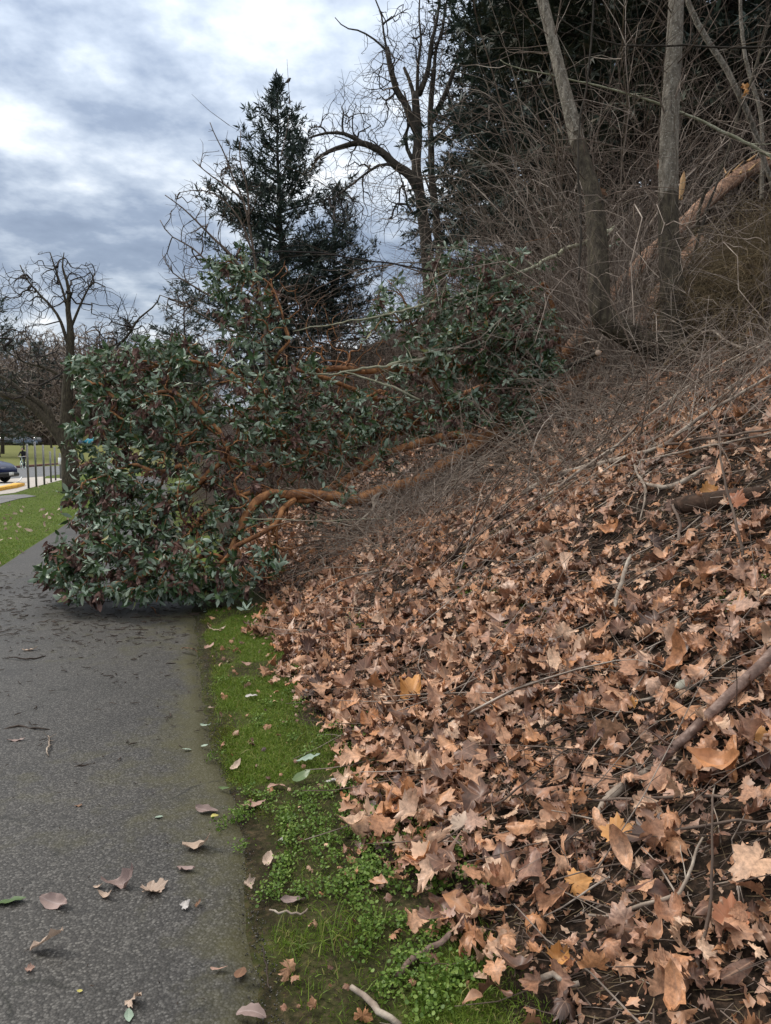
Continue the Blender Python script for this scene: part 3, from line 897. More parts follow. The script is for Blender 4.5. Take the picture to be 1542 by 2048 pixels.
    blobs = [
        (235, 1085, 7.7, 135, 75, .7, 175), (320, 1130, 7.35, 180, 60, .5, 150), (130, 1125, 7.7, 66, 55, .5, 80), (420, 1165, 7.3, 90, 32, .3, 50),
        (215, 985, 8.2, 85, 100, .8, 165), (240, 850, 8.6, 95, 110, .8, 160), (200, 745, 8.8, 68, 66, .5, 84), (330, 790, 8.7, 105, 130, .9, 190),
        (355, 710, 8.9, 55, 40, .5, 40), (350, 930, 8.3, 120, 110, .8, 104), (470, 790, 8.8, 105, 150, .9, 100), (480, 590, 9.1, 76, 105, .5, 104), (540, 660, 9.1, 50, 90, .5, 30),
        (540, 880, 8.6, 110, 90, .8, 70), (640, 850, 9.0, 100, 90, .8, 60), (610, 760, 9.2, 70, 60, .5, 28), (740, 880, 9.1, 90, 70, .7, 48),
        (930, 670, 9.4, 115, 105, .6, 150), (1030, 735, 9.5, 90, 100, .6, 150), (970, 790, 9.3, 100, 70, .5, 110), (850, 770, 9.4, 80, 80, .6, 50), (970, 560, 9.7, 110, 55, .5, 36), (890, 515, 9.9, 70, 35, .5, 14), (1050, 830, 9.1, 50, 40, .3, 40), (1000, 620, 9.3, 110, 80, .5, 90), (880, 600, 9.5, 80, 70, .4, 44), (950, 520, 9.6, 110, 40, .4, 30), (1090, 700, 9.2, 50, 90, .4, 60), (780, 640, 9.5, 70, 60, .4, 20), (600, 850, 8.9, 90, 70, .6, 60), (720, 850, 9.1, 90, 60, .6, 60), (800, 800, 9.3, 70, 60, .5, 40), (500, 1000, 8.0, 90, 60, .5, 40), (860, 860, 9.2, 60, 40, .4, 26), (560, 780, 8.9, 60, 70, .4, 30),
        (790, 620, 9.7, 60, 70, .5, 16), (530, 1125, 7.55, 42, 42, .3, 20), (900, 870, 9.4, 60, 40, .5, 24), (650, 1000, 8.6, 90, 50, .6, 22), (1060, 640, 10.1, 60, 60, .4, 26), (440, 1030, 7.9, 90, 70, .5, 40),
        (1060, 520, 10.3, 60, 40, .4, 5), (1215, 480, 9.6, 30, 40, .3, 5), (1065, 850, 9.2, 30, 30, .3, 8),
        (250, 1185, 7.15, 170, 22, .35, 60), (140, 1150, 7.5, 70, 30, .4, 34), (640, 930, 8.9, 80, 50, .6, 30), (560, 800, 8.8, 60, 60, .5, 30), (300, 1020, 7.9, 140, 60, .5, 60), (700, 800, 9.2, 80, 50, .5, 30), (830, 700, 9.6, 50, 60, .4, 22), (280, 690, 8.8, 40, 25, .4, 18), (150, 880, 8.5, 40, 70, .4, 22), (440, 530, 9.1, 45, 40, .4, 14),
    ]
    tips = blob_pts(rng, blobs)
    ok = tips[:, 2] > H(tips[:, 0], tips[:, 1]) + .04
    tips = tips[ok]
    # bare twigs with no leaves, filling the inside with tangle
    inner = blob_pts(rng, [(500, 1080, 7.9, 150, 80, .6, 260), (430, 980, 8.1, 170, 110, .7, 300), (620, 900, 8.8, 210, 120, .8, 380), (420, 830, 8.7, 180, 150, .7, 220), (930, 790, 9.7, 160, 110, .6, 220), (400, 1160, 7.5, 200, 40, .3, 160), (700, 700, 9.5, 150, 130, .6, 220), (520, 600, 9.1, 110, 110, .5, 90), (760, 850, 9.2, 130, 90, .6, 160)])
    inner = inner[inner[:, 2] > H(inner[:, 0], inner[:, 1]) + .02]
    alltips = np.vstack([tips, inner])
    lim, chains, Dt = grow([l[:3] for l in limbs], alltips, .085, rng, wig=.34, r_tip=.0036, pipe=2.25, back=.35, floor=lambda x, y: H(x, y))
    small = []
    for (p, r), spec in zip(lim, limbs):
        if spec[3] == 'small':
            small.append((p, r)); continue
        tb = TB()
        nn = len(p)
        kind = spec[3]
        sides = 12 if kind.startswith('old') else 9
        w = np.cumsum(rng.normal(0, 1, (nn, 3)), 0); w -= np.linspace(0, 1, nn)[:, None] * w[-1]
        p2 = p + w * .006
        lump = 1 + .16 * (np.stack([vnoise(np.arange(nn) * .6, np.full(nn, a * 1.3), int(rng.integers(99))) for a in range(sides)], 1) - .5)
        p2 = p2 - inv
        tb.add(p2, r[:, None] * lump, sides, cap=True)
        mat = {'old': MAT['madrone_old'], 'old2': MAT['madrone_old'], 'limb': MAT['madrone'], 'grey': MAT['stick_pale']}[kind]
        me = tb.mesh('trunk' if kind.startswith('old') else 'limb', mat)
        if kind.startswith('old'):
            # the bark is rough uphill and has peeled to smooth orange lower down
            me.materials.append(MAT['madrone'])
            nf = len(me.polygons); cut = .74 if kind == 'old' else .47
            me.polygons.foreach_set('material_index', (np.arange(nf) > nf * cut).astype(np.int32))
        o = link('trunk' if kind.startswith('old') else 'limb', me, root)
        if kind == 'grey': o['label'] = 'bare bleached grey limb without bark'
    # torn wood where the stem broke high on the bank
    tb = TB()
    for q in range(16):
        i = rng.integers(14, 46); c = lim[0][0][i] - inv; ax = unit(lim[0][0][i + 1] - lim[0][0][i])
        o_ = unit(np.cross(ax, rng.normal(0, 1, 3))) * .12 + np.array([0, -.05, .05])
        L = rng.uniform(.15, .6); d = unit(-ax + rng.normal(0, .28, 3))
        tb.add(np.array([c + o_, c + o_ + d * L * .5, c + o_ + d * L]), [.022, .016, .003], 4)
    tb.build('splinters', MAT['wood_raw'], root, False)['kind'] = 'stuff'
    thick = [(p - inv, r) for p, r in small + chains if r[0] > .0085]; thin = [(p - inv, r) for p, r in chains if r[0] <= .0085]
    o = link('branches', chains_mesh('branches', thick, MAT['madrone'], .02), root); o['kind'] = 'stuff'
    o = link('twigs', chains_mesh('twigs', thin, MAT['madrone_twig'], .02), root); o['kind'] = 'stuff'
    # leaf whorls at the tips
    tmpl = [oval_leaf(rng, 5, .38, .5, .3, 3)[:2] for _ in range(6)]
    nt = len(tips)
    pos, X, Z, S = [], [], [], []
    dpos, dX, dZ, dS = [], [], [], []
    for i in range(nt):
        ax = unit(Dt[i] + np.array([0, 0, .25]) + rng.normal(0, .25, 3))
        dead = rng.random() < .18
        k = rng.integers(5, 14); ws = rng.uniform(.65, 1.12); spr = rng.uniform(.06, .22)
        ref = unit(np.cross(ax, [.3, .5, .8])); b2 = np.cross(ax, ref)
        droop = rng.uniform(-.1, .8)
        for q in range(k):
            a = q * 2.4 + rng.normal(0, .3); el = rng.uniform(-.2, 1.1)
            d = unit(cos(a) * ref * cos(el) + sin(a) * b2 * cos(el) + ax * sin(el) - np.array([0, 0, droop]))
            nrm = unit(ax * cos(el) - (cos(a) * ref + sin(a) * b2) * sin(el) + rng.normal(0, .25, 3))
            p = tips[i] - ax * rng.uniform(0, spr) + rng.normal(0, .012, 3)
            sc = rng.uniform(.075, .125) * ws
            if rng.random() < .42: nrm = -nrm
            if dead:
                dpos.append(p); dX.append(unit(d + [0, 0, -.8])); dZ.append(nrm + rng.normal(0, .5, 3)); dS.append(sc * .95)
            else:
                pos.append(p); X.append(d); Z.append(nrm); S.append(sc)
    pos, X, Z, S = map(np.array, (pos, X, Z, S))
    Rm = frames(X, Z)
    low = pos + X * S[:, None]
    keep = low[:, 2] > H(low[:, 0], low[:, 1]) - .01
    pos, Rm, S = pos[keep], Rm[keep], S[keep]
    var = rng.integers(0, 6, len(pos))
    # the 300 that show largest stand alone
    cpt = pos + Rm[:, :, 0] * S[:, None] * .5
    d = project(cpt)[2]
    view = unit(CAM - cpt)
    show = np.abs((Rm[:, :, 2] * view).sum(1)) * (S / d) ** 2
    near = np.zeros(len(pos))
    # favour those nothing stands in front of: nearest in their small window
    ux, uy, _ = project(cpt)
    cell = {}
    for i in np.argsort(d):
        key = (int(ux[i] // 14), int(uy[i] // 14))
        if key not in cell: cell[key] = i; near[i] = 1
    pick = np.argsort(-(show * near))[:300]
    rest = np.ones(len(pos), bool); rest[pick] = False
    meshes = [mk_mesh('leaf', t[0], t[1], True, mats=[MAT['madrone_leaf']]) for t in tmpl]
    for i in pick:
        o = link('leaf', meshes[var[i]], root)
        M = Matrix(np.vstack([np.c_[Rm[i] * S[i], pos[i] - inv], [0, 0, 0, 1]]).tolist())
        o.matrix_local = M
    Vs, Fs, off = [], [], 0
    for v in range(6):
        m = rest & (var == v)
        A, B = scatter(tmpl[v], Rm[m], np.repeat(S[m][:, None], 3, 1), pos[m] - inv)
        Vs.append(A); Fs.append(B + off); off += len(A)
    o = link('foliage', mk_mesh('foliage', np.vstack(Vs), np.vstack(Fs), True, mats=[MAT['madrone_leaf']]), root); o['kind'] = 'stuff'
    dpos, dX, dZ, dS = map(np.array, (dpos, dX, dZ, dS))
    t = oval_leaf(rng, 5, .45, 1.2, .6, 3)[:2]
    A, B = scatter(t, frames(dX, dZ), np.repeat(dS[:, None], 3, 1), dpos - inv)
    o = link('withered_leaves', mk_mesh('withered_leaves', A, B, True, mats=[MAT['dead_hang']]), root); o['kind'] = 'stuff'


fallen_tree()

# ------------------------------------------------------------------ standing trees on the bank
def trunk_mesh(tb, pts, r, sides, rng, n=60, lump=.12, flare=0.0):
    P = cr(pts, n); R = np.interp(np.linspace(0, 1, n), np.linspace(0, 1, len(r)), r)
    if flare: R = R * (1 + flare * np.exp(-np.linspace(0, 1, n) * 18))
    lm = 1 + lump * (np.stack([vnoise(np.linspace(0, 9, n), np.full(n, a * .9), int(rng.integers(999))) for a in range(sides)], 1) - .5)
    tb.add(P, R[:, None] * lm, sides, cap=True)


def rand_dir_twigs(rng, base_pts, base_dir, n, lmin, lmax, seed_r, K=6, droop=.15, up=.4, wob=.1):
    """n thin twigs from random points of a polyline"""
    i = rng.integers(0, len(base_pts), n)
    L = rng.uniform(lmin, lmax, n)
    d = unit(rng.normal(0, 1, (n, 3)) + np.array([0, 0, up]) + base_dir[i] * .6)
    P = np.zeros((n, K, 3)); P[:, 0] = base_pts[i]
    cur = d.copy()
    for k in range(1, K):
        cur = unit(cur + rng.normal(0, wob, (n, 3)) + np.array([0, 0, -droop * k / K]))
        P[:, k] = P[:, k - 1] + cur * (L / (K - 1))[:, None]
    R = seed_r * (L / lmax)[:, None] * np.linspace(1, .3, K)[None]
    return P, R


def two_stem_tree():
    rng = np.random.default_rng(12)
    base = ground_hit(1350, 715)
    t = thing('maple_tree', 'pale grey two-stemmed tree growing out of the bank with a low sideways stem', 'tree', tuple(base))
    d0 = project(base)[2]
    tb = TB()
    A = px_line([(1352, 745, d0), (1348, 690, d0), (1345, 600, d0), (1338, 480, d0 + .05), (1336, 350, d0 + .1), (1342, 200, d0 + .15), (1350, 60, d0 + .2), (1356, -120, d0 + .3), (1362, -420, d0 + .4)])
    trunk_mesh(tb, A - base, [.165, .128, .114, .109, .098, .087, .079, .066, .046], 16, rng, 120, .12, .35)
    to = tb.build('trunk', MAT['bark_mossy'], t); to.data.materials.append(MAT['bark_pale'])
    nf = len(to.data.polygons); to.data.polygons.foreach_set('material_index', (np.arange(nf) + rng.integers(-26, 26, nf) > nf * .30).astype(np.int32))
    tb = TB()
    B = px_line([(1345, 705, d0), (1300, 690, d0 - .1), (1240, 658, d0 - .15), (1212, 640, d0 - .15), (1200, 612, d0 - .15), (1196, 555, d0 - .1), (1194, 470, d0), (1186, 390, d0 + .1), (1165, 320, d0 + .2), (1145, 240, d0 + .3), (1122, 150, d0 + .4), (1100, 60, d0 + .5), (1078, -40, d0 + .6), (1050, -240, d0 + .8)])
    trunk_mesh(tb, B - base, [.16, .145, .13, .122, .112, .094, .088, .08, .072, .068, .064, .058, .05, .036], 14, rng, 130, .2)
    so = tb.build('stem', MAT['bark_mossy'], t); so.data.materials.append(MAT['bark_pale'])
    nf = len(so.data.polygons); so.data.polygons.foreach_set('material_index', (np.arange(nf) + rng.integers(-22, 22, nf) > nf * .47).astype(np.int32))
    so['label'] = 'slim leaning stem rising from the low sideways bole'
    # twigs on both
    for C, n in ((A, 46), (B, 46)):
        C2 = cr(C, 60); D2 = unit(np.gradient(C2, axis=0))
        P, R = rand_dir_twigs(rng, C2[18:] - base, D2[18:], n, .5, 1.9, .011, 7, .1, .3, .16)
        V, Q = batch_tubes(P, R, 4)
        o = link('twigs', mk_mesh('twigs', V, Q, True, mats=[MAT['twig_grey']]), t); o['kind'] = 'stuff'
    # broken splinter of raw wood beside the trunk
    sp = TB(); s0 = at(1362, 395, d0 + .15)
    sp.add(np.array([at(1361, 400, d0 + .2), at(1364, 375, d0 + .2), at(1366, 358, d0 + .2), at(1368, 342, d0 + .2)]) - s0, [.02, .034, .03, .004], 5)
    o = sp.build('splinter', MAT['wood_raw'], None, False); o.location = s0
    tag(o, 'pale splinter of raw wood sticking up beside the tall grey trunk', 'splinter')


two_stem_tree()


def stick(name, label, pts, r, mat, cat='branch', ground=True, sub=0, rng=None, lift=.02, group=None, sides=7, subr=.35, wig=.01, part=None, dd=None):
    """a loose branch: pts (px, py[, extra lift or depth]) laid on the bank, or at given depths when ground is False"""
    rng = rng or np.random.default_rng(abs(hash(label)) % 9999 if False else sum(map(ord, label)))
    W = []
    for p in pts:
        if ground:
            q = ground_hit(p[0], p[1], lift + (p[2] if len(p) > 2 else 0)); W.append(q)
        else: W.append(at(*p))
    W = np.array(W)
    L = np.linalg.norm(np.diff(W, axis=0), axis=1).sum()
    n = int(np.clip(L / .05, 10, 90))
    C = cr(W, n)
    w = np.cumsum(rng.normal(0, 1, (n, 3)), 0); w -= np.linspace(0, 1, n)[:, None] * w[-1]
    C = C + w * wig / sqrt(n) * 2
    R = np.interp(np.linspace(0, 1, n), np.linspace(0, 1, len(r)), r)
    base = C[n // 2].copy()
    tb = TB(); lm = 1 + .14 * (np.stack([vnoise(np.linspace(0, n * .3, n), np.full(n, a * 1.7), int(rng.integers(999))) for a in range(sides)], 1) - .5)
    tb.add(C - base, R[:, None] * lm, sides, cap=True)
    if sub:
        D = unit(np.gradient(C, axis=0))
        for _ in range(sub):
            i = rng.integers(n // 6, n - 2)
            l = rng.uniform(.15, .55) * min(1.2, L * .4)
            d = unit(D[i] * rng.uniform(.4, 1.2) + rng.normal(0, .55, 3) + [0, 0, .15])
            k = 7; pts_ = [C[i]]
            for q in range(k - 1):
                d = unit(d + rng.normal(0, .14, 3)); pts_.append(pts_[-1] + d * l / (k - 1))
            pts_ = np.array(pts_)
            if ground: pts_[:, 2] = np.maximum(pts_[:, 2], H(pts_[:, 0], pts_[:, 1]) + .004)
            tb.add(pts_ - base, np.linspace(max(R[i] * subr, .0022), .0012, k), 4)
    o = tb.build(name, mat); o.location = base
    return tag(o, label, cat, group)


def sticks():
    P, B, G, O = MAT['stick_pale'], MAT['stick_brown'], MAT['stick_green'], MAT['twig_olive']
    stick('fallen_branch', 'thick smooth brown branch lying across the dead leaves near the stone', [(1660, 1205, .10), (1313, 1530, .035)], [.026, .025, .023, .021, .019, .016], B, sides=12, sub=2, wig=.004)
    stick('broken_branch', 'weathered pale broken branch end below the thick brown branch', [(1318, 1522), (1290, 1545), (1225, 1590), (1190, 1640)], [.010, .017, .018, .008], P, sides=7, wig=.004)
    stick('fallen_branch', 'long pale grey branch sloping up the bank, thickest of the pale ones', [(1047, 985, .05), (1100, 955, .05), (1182, 928, .06), (1250, 912, .07), (1321, 890, .08), (1357, 862, .1), (1433, 812, .12), (1560, 738, .14)], [.026, .024, .022, .02, .017, .014, .012, .009], P, sub=12)
    stick('fallen_branch', 'thin pale branch running level above the dark rotten log', [(1100, 970, .04), (1200, 940, .04), (1309, 915, .05), (1424, 889, .06), (1560, 862, .08)], [.01, .011, .01, .009, .007], P, sub=6)
    stick('fallen_branch', 'thin grey branch forking off the thickest pale one', [(1326, 890, .08), (1400, 880, .08), (1470, 870, .1), (1560, 858, .12)], [.011, .01, .009, .007], MAT['twig_grey'], sub=4)
    stick('fallen_branch', 'short knotted bleached stick lying over the dark rotten log', [(1283, 967, .05), (1329, 973, .05), (1387, 950, .06), (1421, 935, .06)], [.012, .016, .018, .010], P, sub=4)
    stick('fallen_branch', 'grey branch lying at the foot of the fallen crown', [(784, 1015, .03), (830, 992, .04), (872, 970, .05), (910, 940, .06), (973, 914, .06), (1060, 890, .05)], [.02, .02, .018, .015, .012, .006], P, sub=9)
    stick('fallen_branch', 'slender forked grey branch low on the brush in front of the crown', [(700, 1120, .02), (760, 1085, .03), (830, 1050, .05), (900, 1010, .06), (985, 965, .06)], [.008, .009, .009, .008, .005], MAT['twig_grey'], sub=7)
    stick('upright_stem', 'long thin upright stem arching in front of the bank', [(1408, 752, 5.2), (1421, 818, 5.0), (1438, 858, 4.8), (1450, 944, 4.5), (1473, 1044, 4.2), (1487, 1150, 3.9), (1500, 1230, 3.7), (1506, 1330, 3.5)], [.004, .005, .006, .007, .008, .009, .009, .009], MAT['twig_brown'], 'stem', False)
    stick('leaning_sapling', 'long bare sapling leaning up past the base of the grey trunk', [(1225, 880, 8.2), (1272, 821, 8.2), (1306, 760, 8.1), (1352, 706, 8.0), (1415, 646, 7.9), (1467, 600, 7.9), (1545, 545, 7.8)], [.012, .014, .014, .013, .012, .010, .008], O, 'sapling', False, 5)
    stick('fallen_branch', 'pale bent branch arching beside the trunk base', [(1405, 664, 7.7), (1425, 660, 7.6), (1458, 680, 7.4), (1500, 695, 7.2), (1560, 716, 7.0)], [.011, .013, .013, .012, .010], P, 'branch', False, 3)
    stick('curved_twig', 'grey twig bent like a hook over the dead leaves', [(1329, 1001, .06), (1352, 1014, .07), (1364, 1045, .06), (1360, 1075, .04), (1349, 1092, .02), (1315, 1119, .0)], [.007, .009, .01, .01, .009, .006], MAT['twig_grey'], 'twig', sub=5)
    stick('curved_twig', 'pale lichened twig dropping from the thick pale branch', [(1262, 905, .08), (1272, 940, .06), (1288, 965, .05), (1292, 1000, .04), (1280, 1040, .02)], [.006, .009, .01, .009, .004], P, 'twig', sub=6)
    stick('fallen_branch', 'long brown cane lying below the brush, above the brightest leaves', [(750, 1133, .02), (840, 1127, .03), (928, 1092, .05), (1050, 1019, .06), (1150, 960, .06)], [.005, .007, .007, .006, .004], O, sub=4)
    stick('fallen_branch', 'dark stick half buried near the bottom of the bank beside the weeds', [(795, 1945, .01), (840, 1908, .015), (900, 1866, .02)], [.007, .012, .008], B)
    stick('fallen_branch', 'short grey stick lying in the soil next to a patch of weeds', [(706, 1975, .01), (750, 2010, .01), (800, 2052, .01)], [.008, .01, .009], P)
    stick('fallen_branch', 'bent pale twig lying on the near dead leaves', [(1175, 1830, .02), (1257, 1826, .03), (1339, 1792, .035), (1377, 1749, .04), (1406, 1675, .05)], [.004, .006, .006, .005, .003], P, sub=3)
    stick('upright_stem', 'brown stem standing up from the nearest leaves', [(1425, 1590, 2.3), (1420, 1700, 2.2), (1418, 1800, 2.1), (1409, 1937, 2.0), (1418, 2070, 1.9)], [.003, .004, .005, .006, .006], MAT['twig_brown'], 'stem', False)
    stick('fallen_branch', 'pale broken stick on bare soil near the nearest leaves', [(1055, 1985, .015), (1100, 1972, .02), (1158, 1966, .02)], [.006, .009, .007], P)
    stick('fallen_branch', 'thin straight stick crossing the leaves below the orange leaf', [(1222, 1690, .03), (1300, 1665, .03), (1420, 1645, .04), (1560, 1640, .05)], [.004, .005, .005, .004], MAT['twig_grey'], sub=3)
    stick('fallen_branch', 'grey stick laid along the bank beneath the brown branch', [(1130, 1600, .02), (1260, 1595, .03), (1400, 1592, .03), (1560, 1600, .04)], [.004, .006, .006, .005], MAT['twig_grey'], sub=3)
    stick('fallen_branch', 'short bleached stick pointing at the stone', [(1272, 1404, .02), (1300, 1392, .02), (1345, 1382, .02)], [.005, .008, .004], P)
    stick('fallen_branch', 'short grey stub standing in the leaves below the brush', [(1225, 1235, .0), (1235, 1195, .05), (1252, 1145, .12), (1262, 1110, .15)], [.009, .012, .012, .008], P)
    stick('fallen_branch', 'bleached twig leaning at the edge of the brush above bright leaves', [(645, 1165, .0), (650, 1135, .04), (640, 1110, .08)], [.006, .010, .006], P)
    stick('fallen_branch', 'long thin stick leaning across the near leaf bank', [(850, 1705, .02), (960, 1640, .05), (1040, 1590, .06), (1130, 1500, .08)], [.003, .004, .004, .003], MAT['twig_brown'])
    # fallen pale saplings across the crown
    stick('fallen_sapling', 'long pale sapling trunk lying over the top of the fallen crown', [(585, 662, 9.0), (640, 648, 9.0), (760, 626, 9.1), (860, 594, 9.3), (1000, 547, 9.7), (1080, 520, 10.0), (1140, 493, 10.3), (1230, 455, 10.8)], [.006, .010, .014, .018, .022, .027, .032, .036], G, 'sapling', False, 14, wig=.05)
    stick('fallen_sapling', 'pale greenish sapling lying level across the middle of the fallen crown', [(600, 752, 8.9), (660, 745, 8.9), (740, 736, 9.0), (800, 726, 9.1), (870, 720, 9.3), (960, 700, 9.6)], [.008, .012, .015, .018, .022, .025], G, 'sapling', False, 9, wig=.04)
    stick('fallen_sapling', 'green sapling slanting down through the fallen crown', [(690, 745, 8.9), (740, 760, 8.9), (790, 775, 8.95), (840, 800, 9.1)], [.008, .014, .016, .016], G, 'sapling', False, 2)
    stick('bare_branch', 'long dark arching branch above the fallen crown', [(420, 560, 9.6), (470, 520, 9.6), (540, 503, 9.6), (640, 505, 9.7), (720, 518, 9.8), (800, 528, 9.9), (880, 545, 10.0)], [.003, .006, .008, .010, .011, .012, .012], MAT['twig_dark'], 'branch', False, 6)
    stick('fallen_branch', 'thin straight green stem crossing below the orange limbs', [(490, 1035, 7.3), (560, 1040, 7.4), (650, 1042, 7.6), (760, 1036, 8.0), (830, 1034, 8.4)], [.005, .006, .006, .006, .005], G, 'branch', False)
    # saplings among the brush behind the trunk
    stick('leaning_pole', 'dark slim pole leaning uphill between the grey trunk and the fallen trunk', [(1390, 470, 9.3), (1407, 390, 9.3), (1447, 323, 9.3), (1478, 224, 9.3), (1515, 120, 9.3), (1545, 20, 9.3)], [.02, .021, .02, .019, .017, .015], MAT['bark_mossy'], 'pole', False, 5)
    stick('slim_pole', 'brown slim pole crossing the dark slim pole below the fallen trunk', [(1370, 560, 9.1), (1388, 510, 9.1), (1410, 440, 9.1), (1440, 350, 9.1)], [.02, .02, .018, .012], MAT['bark_dark'], 'pole', False, 3)
    stick('bare_branch', 'long pale branch slanting through the brush high across both grey stems', [(1000, 120, 9.2), (1023, 132, 9.2), (1119, 155, 9.1), (1200, 175, 9.0), (1272, 193, 8.9), (1389, 238, 8.8), (1456, 269, 8.7), (1545, 313, 8.6)], [.006, .008, .010, .012, .014, .016, .019, .022], G, 'branch', False, 8)
    stick('bare_branch', 'dark drooping branch high in front of the grey trunk', [(1110, 30, 8.4), (1160, 60, 8.4), (1218, 83, 8.4), (1290, 92, 8.4), (1366, 93, 8.4), (1450, 97, 8.4), (1550, 93, 8.4)], [.006, .008, .010, .011, .012, .013, .014], MAT['bark_dark'], 'branch', False, 12)
    stick('sapling', 'greyish green sapling trunk leaning behind the tall grey trunk', [(1360, -40, 11.0), (1389, 36, 11.0), (1420, 90, 11.0), (1447, 130, 11.0), (1480, 190, 11.0), (1520, 290, 11.2), (1560, 430, 11.4)], [.036, .04, .044, .044, .04, .036, .036], MAT['bark_pale'], 'sapling', False, 6)
    stick('sapling', 'slim upright pale sapling at the far edge of the brush', [(1480, -40, 11.5), (1487, 67, 11.5), (1500, 140, 11.5), (1523, 224, 11.5), (1526, 300, 11.5), (1524, 400, 11.5)], [.024, .028, .03, .031, .032, .034], MAT['bark_pale'], 'sapling', False, 6)
    stick('bare_sapling', 'thin dark stem rising just before the leaning pale stem', [(1157, 560, 8.3), (1160, 440, 8.3), (1155, 330, 8.3), (1160, 240, 8.3), (1172, 180, 8.3), (1180, 90, 8.3), (1190, -30, 8.3)], [.014, .013, .013, .012, .011, .010, .008], MAT['bark_dark'], 'stem', False, 7)
    stick('cut_branch', 'thin branch stub low in the brush beneath the sideways stem', [(1130, 735, 8.9), (1160, 722, 8.5), (1196, 706, 8.0)], [.024, .026, .027], MAT['bark_dark'], 'branch', False)
    tb = TB(); c = at(1196, 706, 7.99); tb.add(np.array([c, c - FWD * .02]) - c, [.031, .029], 10, cap=True)
    o = tb.build('cut_disc', MAT['leaf_tan'], None); o.location = c; tag(o, 'pale sawn round of wood facing the viewer under the sideways stem', 'wood disc')
    # rotten log on the bank
    stick('rotten_log', 'dark rotten log lying half buried in the leaves', [(1330, 1022, .0), (1380, 1014, .01), (1444, 1003, .01), (1530, 990, .0)], [.05, .07, .07, .05], MAT['rot'], 'log', sides=11)
    stick('rotten_log', 'dark mouldering log showing through the middle of the leaf bank', [(1230, 1262, .0), (1290, 1278, .01), (1370, 1292, .0)], [.02, .035, .02], MAT['rot'], 'log', sides=9)


sticks()


def far_bare_limbs():
    pass


def bare_tree_parts(t, base, limbs, tips, rng, seg, wig, r_tip, mats, pipe=2.2, back=.6, sides=10, bend=.15):
    lim, ch, _ = grow(limbs, tips, seg, rng, wig, r_tip, pipe, back, None, bend, seg * 4)
    for i, (p, r) in enumerate(lim):
        tb = TB(); nn = len(p)
        s = sides if i == 0 else max(6, sides - 3)
        lm = 1 + .15 * (np.stack([vnoise(np.arange(nn) * .5, np.full(nn, a * 1.3), int(rng.integers(99))) for a in range(s)], 1) - .5)
        tb.add(p - base, r[:, None] * lm, s, cap=True)
        tb.build('trunk' if i == 0 else 'limb', mats[0], t)
    o = link('twigs', chains_mesh('twigs', [(p - base, r) for p, r in ch], mats[1], r_tip * 8), t)
    o['kind'] = 'stuff'


